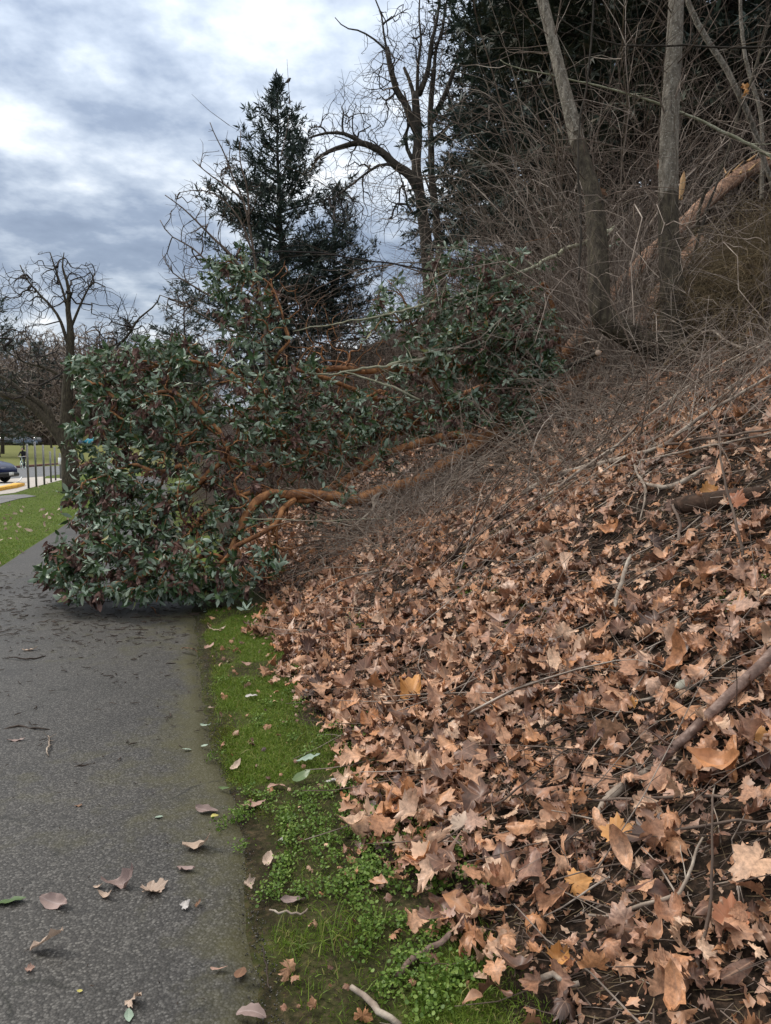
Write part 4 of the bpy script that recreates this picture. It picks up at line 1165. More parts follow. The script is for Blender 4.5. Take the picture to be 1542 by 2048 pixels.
def big_bare_tree():
    rng = np.random.default_rng(31)
    D = 30.0
    b = at(868, 600, D); b[2] = float(H(b[0], b[1]))
    t = thing('bare_tree', 'tall bare tree with broken tops and a long arching limb behind the fallen crown', 'tree', tuple(b))
    L = lambda pts: px_line([(p[0], p[1], p[2] if len(p) > 2 else D) for p in pts])
    limbs = [
        (np.vstack([b, L([(858, 560), (852, 480), (845, 430), (838, 380), (832, 330), (836, 270), (832, 220), (830, 185)])]), .30, .15),
        (L([(838, 380), (820, 350), (790, 330), (765, 305), (735, 290), (715, 286), (690, 292), (660, 302), (630, 320)]), .22, .06),
        (L([(734, 290), (710, 278), (690, 268), (655, 266), (620, 275)]), .10, .04),
        (L([(836, 270), (822, 240), (810, 205), (795, 185), (785, 150), (778, 120), (774, 95)]), .17, .10),
        (L([(774, 100), (768, 70), (763, 30), (755, 10), (740, -30)]), .05, .02),
        (L([(774, 102), (750, 80), (720, 62), (690, 55), (670, 35)]), .05, .018),
        (L([(832, 220), (825, 180), (815, 150), (808, 135)]), .10, .06),
        (L([(838, 190), (850, 160), (858, 130), (862, 90), (872, 50), (880, 0), (890, -60)]), .12, .03),
        (L([(834, 200), (836, 130), (842, 80), (838, 30), (842, -40)]), .08, .02),
        (L([(832, 330), (815, 300), (812, 270), (820, 245)]), .10, .05),
        (L([(790, 330), (760, 330), (735, 345), (715, 360), (690, 380), (660, 400)]), .07, .02),
        (L([(845, 430), (830, 430), (815, 410), (810, 380), (800, 350)]), .07, .02),
    ]
    blobs = [(770, 200, D, 110, 110, 3, 620), (830, 90, D, 110, 110, 3, 700), (710, 250, D, 80, 90, 2, 300), (640, 260, D, 50, 60, 2, 70), (740, 380, D, 100, 90, 3, 420), (900, 40, D, 60, 70, 3, 180), (700, 430, D, 90, 70, 3, 180), (640, 330, D, 50, 40, 2, 60), (790, 330, D, 70, 70, 2, 130), (800, 440, D, 90, 60, 2, 120)]
    bare_tree_parts(t, b, limbs, blob_pts(rng, blobs), rng, .3, .035, .0062, (MAT['bark_dark'], MAT['twig_dark']), 2.1, .6)
    # the second, slimmer tree beside it
    D2 = 31.0
    b = at(890, 600, D2); b[2] = float(H(b[0], b[1]))
    t = thing('bare_tree', 'slimmer bare tree with a broken stub standing close beside the taller bare tree', 'tree', tuple(b))
    L = lambda pts: px_line([(p[0], p[1], D2) for p in pts])
    limbs = [
        (np.vstack([b, L([(882, 540), (876, 470), (868, 400), (863, 340), (862, 285), (860, 240), (864, 180), (868, 140)])]), .21, .10),
        (L([(863, 290), (872, 275), (885, 265), (896, 253)]), .10, .07),
        (L([(862, 245), (875, 220), (890, 190), (905, 150), (915, 120), (930, 80)]), .14, .05),
        (L([(868, 150), (872, 100), (885, 60), (890, 20), (905, -50)]), .08, .03),
        (L([(868, 400), (855, 370), (845, 340)]), .06, .02),
    ]
    blobs = [(900, 160, D2, 70, 100, 2.5, 360), (890, 60, D2, 60, 80, 2.5, 340), (930, 220, D2, 60, 80, 2.5, 140), (900, 330, D2, 40, 90, 2, 90), (860, 110, D2, 50, 60, 2, 90)]
    bare_tree_parts(t, b, limbs, blob_pts(rng, blobs), rng, .3, .035, .006, (MAT['bark_dark'], MAT['twig_dark']), 2.1, .6)


big_bare_tree()


def maple_by_lawn():
    rng = np.random.default_rng(33)
    D = 27.5
    b = np.array([*flat(143, 985), 0.0])
    D = project(b)[2]
    t = thing('bare_tree', 'dark forked bare tree on the lawn edge beside the sign posts', 'tree', tuple(b))
    L = lambda pts: px_line([(p[0], p[1], p[2] if len(p) > 2 else D) for p in pts])
    limbs = [
        (np.vstack([b, L([(142, 950), (140, 920), (135, 880), (133, 850), (134, 800), (137, 740), (141, 690), (140, 650), (136, 620), (138, 590), (133, 560), (125, 535), (128, 505)])]), .34, .015),
        (L([(138, 910), (125, 880), (108, 855), (85, 830), (60, 808), (30, 795), (-10, 785), (-60, 770)]), .26, .07),
        (L([(108, 855), (95, 820), (70, 800), (45, 785), (15, 760), (-15, 745)]), .15, .05),
        (L([(136, 690), (120, 640), (100, 610), (80, 590), (55, 560), (40, 530)]), .07, .02),
        (L([(139, 640), (128, 590), (118, 560), (108, 530), (100, 505)]), .06, .02),
        (L([(140, 660), (165, 600), (180, 570), (190, 545)]), .06, .02),
        (L([(137, 740), (200, 700), (235, 690), (260, 665), (275, 640), (310, 610), (320, 590)]), .08, .02),
        (L([(137, 760), (90, 735), (50, 725), (10, 700)]), .07, .02),
        (L([(134, 810), (180, 780), (220, 760), (260, 700)]), .06, .02),
    ]
    blobs = [(100, 560, D, 90, 60, 2.5, 300), (180, 570, D, 55, 50, 2.5, 170), (40, 620, D, 80, 80, 3, 300), (250, 640, D, 70, 60, 2.5, 220), (60, 720, D, 90, 70, 3, 220), (20, 780, D, 70, 60, 3, 160), (190, 690, D, 80, 70, 2.5, 150), (10, 570, D, 40, 50, 2, 30)]
    bare_tree_parts(t, b, limbs, blob_pts(rng, blobs), rng, .26, .045, .0068, (MAT['bark_mossy'], MAT['twig_dark']), 2.1, .45)


maple_by_lawn()


def young_tree():
    rng = np.random.default_rng(35)
    D = 17.0
    b = at(540, 800, D); b[2] = float(H(b[0], b[1]))
    t = thing('young_tree', 'young leafless tree with slender grey stems fanning up before the dark conifer', 'tree', tuple(b))
    L = lambda pts: px_line([(p[0], p[1], D) for p in pts])
    limbs = [
        (np.vstack([b, L([(532, 680), (522, 600), (510, 520), (498, 450), (486, 400), (468, 360), (450, 310), (430, 270), (420, 245)])]), .062, .010),
        (L([(510, 520), (480, 440), (440, 395), (400, 380), (360, 385)]), .028, .008),
        (L([(522, 600), (470, 520), (420, 470), (370, 420), (330, 390)]), .04, .010),
        (L([(522, 610), (450, 560), (390, 500), (340, 470), (320, 440)]), .035, .009),
        (L([(498, 450), (495, 380), (480, 320), (482, 260)]), .03, .009),
        (L([(528, 650), (470, 620), (400, 580), (345, 545), (325, 510)]), .035, .009),
        (L([(486, 400), (450, 370), (420, 350), (385, 320)]), .025, .008),
        (L([(532, 690), (440, 650), (370, 610), (320, 590)]), .03, .009),
    ]
    blobs = [(440, 330, D, 60, 80, 1.2, 100), (390, 430, D, 70, 80, 1.4, 140), (370, 540, D, 60, 70, 1.4, 150), (480, 400, D, 60, 90, 1.2, 120), (460, 540, D, 80, 90, 1.4, 130), (380, 620, D, 70, 40, 1.2, 110), (620, 600, D, 80, 60, 1.4, 130)]
    bare_tree_parts(t, b, limbs, blob_pts(rng, blobs), rng, .22, .05, .0048, (MAT['twig_grey'], MAT['twig_brown']), 2.3, .8, 7)


young_tree()


# ------------------------------------------------------------------ conifers
def conifer_mesh(seed, height, prof, n_limb, clump, dens, droop, upturn, first=.12, wide=1.0):
    """prof(f): crown radius at height fraction f. Returns meshes trunk, branches, crown around the origin."""
    rng = np.random.default_rng(seed)
    tb = TB()
    n = 30
    zz = np.linspace(0, height, n); wob = np.cumsum(rng.normal(0, .03, (n, 2)), 0)
    C = np.c_[wob, zz]
    tb.add(C, np.linspace(height * .016, .02, n), 9)
    br = TB()
    pos, X, Z, S = [], [], [], []
    for i in range(n_limb):
        f = first + (1 - first) * ((i + rng.random()) / n_limb) ** .9
        f = min(f, .995)
        Lh = prof(f) * rng.uniform(.58, 1.18) * (1.1 if rng.random() < .25 else 1)
        if Lh < .12: Lh = .12
        a = rng.random() * 2 * pi
        p0 = np.array([np.interp(f * height, zz, C[:, 0]), np.interp(f * height, zz, C[:, 1]), f * height])
        k = 8
        u = np.linspace(0, 1, k)
        az = a + np.cumsum(rng.normal(0, .06, k))
        el = (.25 + .5 * f * f) - droop * u * (1.3 - f) + upturn * u ** 3
        st = Lh / (k - 1)
        P = [p0]
        for q in range(1, k):
            P.append(P[-1] + st * np.array([cos(az[q]) * cos(el[q]), sin(az[q]) * cos(el[q]), sin(el[q])]))
        P = np.array(P)
        br.add(P, np.linspace(.012 + Lh * .012, .006, k), 4)
        # sprays along the limb
        m = max(3, int(Lh * dens))
        for q in range(m):
            t = (.18 + .82 * (q + rng.random()) / m)
            pt = np.array([np.interp(t, u, P[:, j]) for j in range(3)])
            j = min(int(t * (k - 1)), k - 2); ax = unit(P[j + 1] - P[j])
            side = unit(np.cross(ax, [0, 0, 1])) * (1 if q % 2 else -1)
            sl = min(Lh * .35, clump * 5) * (1.1 - .55 * t) * rng.uniform(.5, 1.2)
            d = unit(ax * .7 + side * rng.uniform(.2, 1.0) + np.array([0, 0, rng.uniform(-.45, .25) + upturn * .25]))
            nc = max(3, int(sl / clump * 2.6))
            for c in range(nc):
                g = (c + rng.random()) / nc
                pos.append(pt + d * sl * g + rng.normal(0, clump * .18, 3))
                X.append(d + rng.normal(0, .55, 3)); Z.append(np.array([0, 0, 1]) + rng.normal(0, .7, 3)); S.append(clump * rng.uniform(.7, 1.5))
    pos, X, Z, S = map(np.array, (pos, X, Z, S))
    # a needle clump: ragged twig of narrow triangles
    V = np.array([[0, 0, 0], [.5, .085, .02], [1.0, 0, 0], [.5, -.085, .02], [.1, .05, 0], [.48, .42, .05], [.25, .04, 0], [.1, -.05, 0], [.52, -.40, -.04], [.25, -.04, 0]], float)
    Fc = np.array([[0, 2, 1], [0, 3, 2], [4, 6, 5], [7, 8, 9]])
    V[:, 1] *= wide
    A, B = scatter((V, Fc), frames(X, Z), np.repeat(S[:, None], 3, 1), pos)
    return tb, br, A, B


def conifer(label, seed, loc, height, prof, mats, n_limb=130, clump=.2, dens=5, droop=.5, upturn=.4, first=.12, group=None, name='conifer', wide=1.0):
    t = thing(name, label, 'tree', tuple(loc), group)
    tb, br, A, B = conifer_mesh(seed, height, prof, n_limb, clump, dens, droop, upturn, first, wide)
    tb.build('trunk', MAT['bark_dark'], t)
    o = br.build('branches', MAT['bark_dark'], t); o['kind'] = 'stuff'
    link('crown', mk_mesh('crown', A, B, False, mats=[mats]), t)
    return t


def conifers():
    # the big one against the sky
    D = 40.0
    b = at(573, 900, D); b[2] = float(H(b[0], b[1]))
    top = at(573, 165, D)
    hgt = (top[2] - b[2]) * .955
    px = F / D
    ys = np.array([165, 200, 230, 270, 310, 350, 400, 450, 500, 560, 640, 760, 900])
    hw = np.array([5, 18, 40, 58, 78, 86, 118, 146, 150, 158, 165, 165, 120]) / px
    fr = 1 - (ys - 165) / ((top[2] - b[2]) * px)
    prof = lambda f: float(np.interp(f, fr[::-1], hw[::-1]))
    conifer('tall dark conifer with a ragged pointed top against the clouds', 5, b, hgt, prof, MAT['needle'], 215, .36, 4.4, .85, 1.0, .08, wide=1.25)
    D = 41.5
    b = at(668, 900, D); b[2] = float(H(b[0], b[1]))
    conifer('shorter bushy dark conifer tucked against the tall ragged conifer', 6, b, at(668, 395, D)[2] - b[2], lambda f: 4.3 * (1 - f) ** .55, MAT['needle'], 120, .34, 4.0, .7, 1.2, .08)
    # dark conifers behind the bank, cutting off the sky on that side
    H1 = lambda R: (lambda f: R * (1 - f) ** .62 * (1 if f > .05 else .6))
    spec = [(1065, 22, 17, 4.0, 'dense dark conifer edging the sky above the bank'),
            (1240, 19, 19, 4.2, 'dark conifer standing behind the tall grey trunk'),
            (1440, 17, 18, 4.0, 'dark conifer rising above the fallen trunk uphill'),
            (1640, 16, 17, 4.0, 'dark conifer at the far end of the brush'),
            (1150, 30, 22, 4.6, 'taller conifer showing through gaps behind the nearer conifers'),
            (1350, 28, 22, 4.6, 'conifer deep in the wood between nearer conifers'),
            (1015, 36, 19, 3.6, 'conifer peeping out lowest beside the bare trees')]
    src = {}
    for i, (pxx, d, hh, R, lab) in enumerate(spec):
        b = at(pxx, 700, d); b[2] = float(H(b[0], b[1])) - .2
        key = i % 3
        if key not in src:
            src[key] = conifer(lab, 50 + i, b, hh, H1(R), MAT['needle_brown'] if key else MAT['needle'], 250, .23, 6.5, .9, .55, .03, 'conifers on the bank', wide=1.7)
            src[key]['hh'] = hh
            del src[key]['hh']
            base_h = hh
            src[(key, 'h')] = hh
        else:
            c = copy_tree(src[key]); c.location = b; c['label'] = lab
            s = hh / src[(key, 'h')]; c.scale = (s, s, s); c.rotation_euler = (0, 0, i * 1.9)


conifers()

# ------------------------------------------------------------------ far woodland beyond the lawn
def far_woods():
    rng = np.random.default_rng(41)
    protos = []
    for v in range(3):
        rr = np.random.default_rng(60 + v)
        hgt = 13.0
        limbs = [(np.array([[0, 0, 0], [.1, .1, 3], [.0, .2, 6], [.2, .1, 9], [.1, 0, 11.5]]), .28, .05)]
        for q in range(7):
            a = q * 2.4 + rr.random(); z = 2.5 + q * 1.0; l = rr.uniform(2.5, 4.2)
            limbs.append((np.array([[0.05, .1, z], [cos(a) * l * .4, sin(a) * l * .4, z + 1.4], [cos(a) * l * .8, sin(a) * l * .8, z + 2.6], [cos(a) * l, sin(a) * l, z + 4]]), .12, .03))
        u = unit(rr.normal(0, 1, (620, 3))) * rr.random((620, 1)) ** .4
        tips = np.array([0, 0, 8.0]) + u * [4.6, 4.6, 5.4]
        lim, ch, _ = grow(limbs, tips, .8, rr, .25, .026, 2.3, .6)
        tb = TB(); tb.add(*lim[0], 7)
        tw = TB()
        for p, r in lim[1:] + ch: tw.add(p, r, 3)
        protos.append((tb.mesh('trunk', MAT['bark_dark']), tw.mesh('twigs', [MAT['twig_grey'], MAT['twig_tan'], MAT['twig_grey']][v])))
    # rows of bare trees; lab by where they stand
    k = 0
    first = None
    spots = []
    for row, (dist, n, sc) in enumerate([(172, 17, 1.6), (195, 20, 2.0), (225, 22, 2.5)]):
        for i in range(n):
            px = -60 + (i + rng.uniform(.1, .9)) * (470 / n)
            spots.append((px, dist + rng.uniform(-12, 12), sc * rng.uniform(.8, 1.15), row))
    for px, d, sc, row in spots:
        b = at(px, 900, d); b[2] = float(H(b[0], b[1])) - .1
        tr, tw = protos[k % 3]
        where = ['standing at the front edge of the far wood', 'in the middle of the far wood', 'tall at the back of the far wood'][row] + (' above the parked cars' if px < 130 else ' behind the fallen crown')
        t = thing('bare_tree', 'brownish bare tree ' + where, 'tree', tuple(b), 'bare trees of the far wood', rng.uniform(0, 6))
        t.scale = (sc, sc, sc)
        link('trunk', tr, t); o = link('twigs', tw, t); o['kind'] = 'stuff'
        k += 1
    # dark conifers in that wood
    H1 = lambda f: 5.6 * (1 - f) ** .45
    lab = ['dark conifer at the edge of the frame above the far bare trees', 'small dark conifer top above the far bare trees', 'dark conifer nearest the fallen crown in the far wood', 'rounded dark conifer deep in the far wood', 'dark conifer lowest of the far conifers', 'slim dark conifer among the far bare trees']
    p0 = None
    for i, (px, yt, d) in enumerate([(-5, 600, 95), (85, 690, 175), (375, 575, 80), (262, 648, 170), (180, 740, 200), (322, 690, 150)]):
        b = at(px, 900, d); b[2] = float(H(b[0], b[1]))
        hh = at(px, yt, d)[2] - b[2]
        if p0 is None:
            p0 = conifer(lab[i], 80, b, 20.0, H1, MAT['needle'], 80, .7, 2.6, .7, .4, .1, 'conifers of the far wood'); c = p0
        else:
            c = copy_tree(p0); c.location = b; c['label'] = lab[i]; c.rotation_euler = (0, 0, i * 1.3)
        s = hh / 20.0; c.scale = (s * 1.05, s * 1.05, s)
    # undergrowth that closes the foot of the wood
    N = 9000
    px = rng.uniform(-80, 430, N); d = rng.uniform(168, 235, N)
    bx = (px - 771) / F * d; by = d * 1.0
    z = H(bx, by)
    Kk = 4
    P = np.zeros((N, Kk, 3)); P[:, 0] = np.c_[bx, by, z]
    cur = unit(rng.normal(0, .45, (N, 3)) + [0, 0, 1.0])
    Lh = rng.uniform(2, 16, N) 
    for q in range(1, Kk):
        cur = unit(cur + rng.normal(0, .25, (N, 3))); P[:, q] = P[:, q - 1] + cur * (Lh / 3)[:, None]
    R = (.03 + .05 * rng.random(N))[:, None] * np.linspace(1, .4, Kk)[None]
    V, Q = batch_tubes(P, R, 3)
    o = link('undergrowth', mk_mesh('undergrowth', V, Q, True, mats=[MAT['twig_grey']])); tag(o, kind='stuff')
    # single trees on the lawn
    for px, py, sc, lab in [(5, 900, .85, 'thick-trunked bare tree on the far lawn at the frame edge'), (48, 897, .42, 'small spreading bare tree on the far lawn behind the cyclist'), (103, 898, .55, 'bare lawn tree behind the row of posts')]:
        d = {5: 105, 48: 120, 103: 128}[px]
        b = at(px, py, d); b[2] = float(H(b[0], b[1])) - .05
        tr, tw = protos[px % 3]
        t = thing('bare_tree', lab, 'tree', tuple(b), None, px)
        t.scale = (sc * 1.2, sc * 1.2, sc)
        link('trunk', tr, t); o = link('twigs', tw, t); o['kind'] = 'stuff'


far_woods()

# ------------------------------------------------------------------ brush and thickets
def arching(rng, base, L, lean, droop, K, wob):
    N = len(base)
    P = np.zeros((N, K, 3)); P[:, 0] = base
    cur = unit(lean)
    for k in range(1, K):
        cur = unit(cur + rng.normal(0, wob, (N, 3)) + np.array([0, 0, -1.0]) * (droop * k / K)[:, None])
        P[:, k] = P[:, k - 1] + cur * (L / (K - 1))[:, None]
    return P


def in_frame(P, m=60):
    x, y, d = project(P)
    return (d > .5) & (x > -m) & (x < 1542 + m) & (y > -m) & (y < 2048 + m)


def thicket(name, seed, N, sampler, lmin, lmax, r, mat, leanv=(0, 0, 1), spread=.45, droop=(.0, .35), twigs=4, K=8, wob=.12, tl=(.25, .9)):
    rng = np.random.default_rng(seed)
    xy = sampler(rng, N)
    base = np.c_[xy, H(xy[:, 0], xy[:, 1]) - .03]
    N = len(base)
    L = rng.uniform(lmin, lmax, N)
    P = arching(rng, base, L, rng.normal(0, spread, (N, 3)) + np.asarray(leanv), rng.uniform(*droop, N), K, wob)
    R = (r * .8 * np.exp(rng.normal(0, .5, N)))[:, None] * np.linspace(1, .3, K)[None]
    V1, Q1 = batch_tubes(P, R, 3)
    if twigs:
        n = N * twigs
        i = rng.integers(0, N, n); k = rng.integers(2, K, n)
        d = unit((P[i, k] - P[i, k - 1])) + rng.normal(0, .7, (n, 3))
        T = arching(rng, P[i, k], rng.uniform(*tl, n), d, rng.uniform(0, .5, n), 5, .2)
        Rt = (r * .58 * rng.uniform(.6, 1.2, n))[:, None] * np.linspace(1, .4, 5)[None]
        V2, Q2 = batch_tubes(T, Rt, 3)
        V1, Q1 = np.vstack([V1, V2]), np.vstack([Q1, Q2 + len(V1)])
    o = link(name, mk_mesh(name, V1, Q1, True, mats=[mat]))
    return tag(o, kind='stuff')


def sample_region(pred, box):
    def f(rng, N):
        out = []
        while sum(map(len, out)) < N:
            p = np.c_[rng.uniform(box[0], box[1], N * 2), rng.uniform(box[2], box[3], N * 2)]
            out.append(p[pred(p[:, 0], p[:, 1], rng)])
        return np.vstack(out)[:N]
    return f


def brush():
    pxof = lambda x, y: 771 + F * x / y
    # tall tangle behind and around the grey trunk
    thicket('thicket', 101, 520, sample_region(lambda x, y, r: (S_of(x, y) > 5.8) & ((pxof(x, y) < 1230) | (y > 13.5)) & (pxof(x, y) > 960) & (pxof(x, y) < 1720), (0, 14, 9.0, 19)),
            2.0, 6.5, .0100, MAT['twig_grey'], (0, -.1, 1), .38, (0, .3), 6, 9, .12, (.3, 1.5))
    thicket('thicket', 102, 380, sample_region(lambda x, y, r: (S_of(x, y) > 5.0) & ((pxof(x, y) < 1120) | (y > 13.5)) & (pxof(x, y) > 900) & (pxof(x, y) < 1700), (0, 12, 9.6, 17)),
            1.2, 4.0, .0085, MAT['twig_tan'], (-.1, -.1, 1), .5, (.1, .6), 5, 9, .14, (.3, 1.2))
    # fine olive canes hanging over the slope beyond the trunk
    thicket('cane_thicket', 103, 1900, sample_region(lambda x, y, r: (S_of(x, y) > 6.0) & (pxof(x, y) > 1375) & (pxof(x, y) < 1640), (3, 8.5, 7.4, 9.3)),
            .5, 1.35, .0055, MAT['twig_olive'], (-.35, -.25, 1), .33, (.3, 1.1), 3, 9, .10, (.2, .8))
    # brush behind the fallen crown
    thicket('thicket', 104, 1000, sample_region(lambda x, y, r: (S_of(x, y) > 1.8) & (pxof(x, y) > 470) & (pxof(x, y) < 1000), (-6, 4, 11.5, 24)),
            1.2, 3.8, .0095, MAT['twig_grey'], (0, -.05, 1), .5, (.1, .5), 5, 8, .14, (.3, 1.3))
    thicket('thicket', 107, 250, sample_region(lambda x, y, r: (S_of(x, y) > 4.2) & (pxof(x, y) > 860) & (pxof(x, y) < 1250), (0, 6, 10.2, 16)),
            1.0, 3.2, .0080, MAT['twig_grey'], (0, -.05, 1), .55, (.1, .6), 5, 8, .14, (.3, 1.1))
    # low brush of dead stems along the foot of the crown, lying downhill
    thicket('dead_brush', 105, 850, sample_region(lambda x, y, r: (S_of(x, y) > 1.5) & ((pxof(x, y) < 900) | (pxof(x, y) > 1110) | (y < 7.3)) & (S_of(x, y) < 5.6) & (y > 6.5 + .35 * S_of(x, y) + r.normal(0, .35, len(x))) & (y < 8.6 + .12 * S_of(x, y)) & (pxof(x, y) > 600), (-2, 4.2, 6.2, 10.5)),
            .3, 1.1, .0045, MAT['twig_tan'], (.35, .05, .42), .55, (.0, .5), 2, 7, .08, (.15, .5))
    thicket('dead_brush', 106, 640, sample_region(lambda x, y, r: (S_of(x, y) > 1.6) & (S_of(x, y) < 6.2) & (y > 6.0 + .2 * S_of(x, y)) & (y < 9.0), (-2, 5, 6, 10.5)),
            .4, 1.5, .0050, MAT['stick_pale'], (-.7, -.25, .1), .4, (.0, .3), 1, 6, .04, (.12, .5))
    thicket('dead_brush', 112, 480, sample_region(lambda x, y, r: (S_of(x, y) > 1.3) & ((pxof(x, y) < 900) | (pxof(x, y) > 1110) | (y < 7.3)) & (S_of(x, y) < 6.5) & (y > 5.2 + .25 * S_of(x, y)) & (y < 9.4), (-2, 5.5, 5.2, 9.4)),
            .5, 1.9, .0045, MAT['twig_brown'], (.75, .1, .42), .36, (.0, .4), 2, 7, .06, (.15, .6))
    # sparse thin stems standing in the leaf bank
    thicket('thin_stems', 108, 230, sample_region(lambda x, y, r: (S_of(x, y) > 1.0) & (S_of(x, y) < 6) & (pxof(x, y) > 600), (-2, 5, 2.2, 8.5)),
            .2, .75, .0022, MAT['twig_brown'], (-.1, -.1, 1), .3, (.0, .5), 1, 7, .1, (.08, .25))
    thicket('fallen_stems', 113, 430, sample_region(lambda x, y, r: (S_of(x, y) > 1.6) & ((pxof(x, y) < 850) | (pxof(x, y) > 1110) | (y < 7.0)) & (S_of(x, y) < 6.3) & (y > 4.6 + .3 * S_of(x, y)) & (y < 9.6), (-2, 5.5, 4.6, 9.6)),
            .9, 2.8, .0070, MAT['stick_pale'], (.85, .12, .44), .13, (.0, .2), 2, 7, .035, (.2, .8))
    thicket('fallen_stems', 114, 300, sample_region(lambda x, y, r: (S_of(x, y) > .9) & (S_of(x, y) < 5.5) & (y > 2.2) & (y < 6.5), (-2, 5.5, 2.2, 6.5)),
            .4, 1.5, .0030, MAT['twig_tan'], (.7, .0, .42), .28, (.0, .4), 1, 7, .06, (.1, .4))
    # low dead stems all over the upper bank
    thicket('dead_brush', 109, 700, sample_region(lambda x, y, r: (S_of(x, y) > 3.4) & ((pxof(x, y) > 1110) | (y < 7.3)) & (S_of(x, y) < 7.5) & (y > 4.5) & ((y < 7.4) | (pxof(x, y) < 1150) | (pxof(x, y) > 1450)) & (pxof(x, y) > 900) & (pxof(x, y) < 1680), (0, 6.5, 4.5, 10)),
            .3, 1.5, .0045, MAT['twig_tan'], (.35, -.1, .45), .45, (.0, .6), 2, 7, .07, (.12, .5))
    # thin twigs reaching in front of the trunks
    thicket('thicket', 110, 60, sample_region(lambda x, y, r: (S_of(x, y) > 5.0) & (y > 7.4) & (pxof(x, y) > 1080) & (pxof(x, y) < 1330), (1.5, 6.5, 7.4, 9.4)),
            1.2, 4.2, .0058, MAT['twig_tan'], (-.15, -.05, 1), .38, (.1, .6), 7, 9, .14, (.3, 1.2))
    # pale outer twigs on the near face of the tangle
    thicket('thicket', 111, 150, sample_region(lambda x, y, r: (S_of(x, y) > 5.4) & (y > 9.0) & (pxof(x, y) > 930) & (pxof(x, y) < 1250), (0.8, 8, 9.0, 11.5)),
            2.0, 5.5, .0085, MAT['twig_tan'], (-.15, -.1, 1), .36, (.0, .5), 6, 9, .13, (.3, 1.4))


brush()

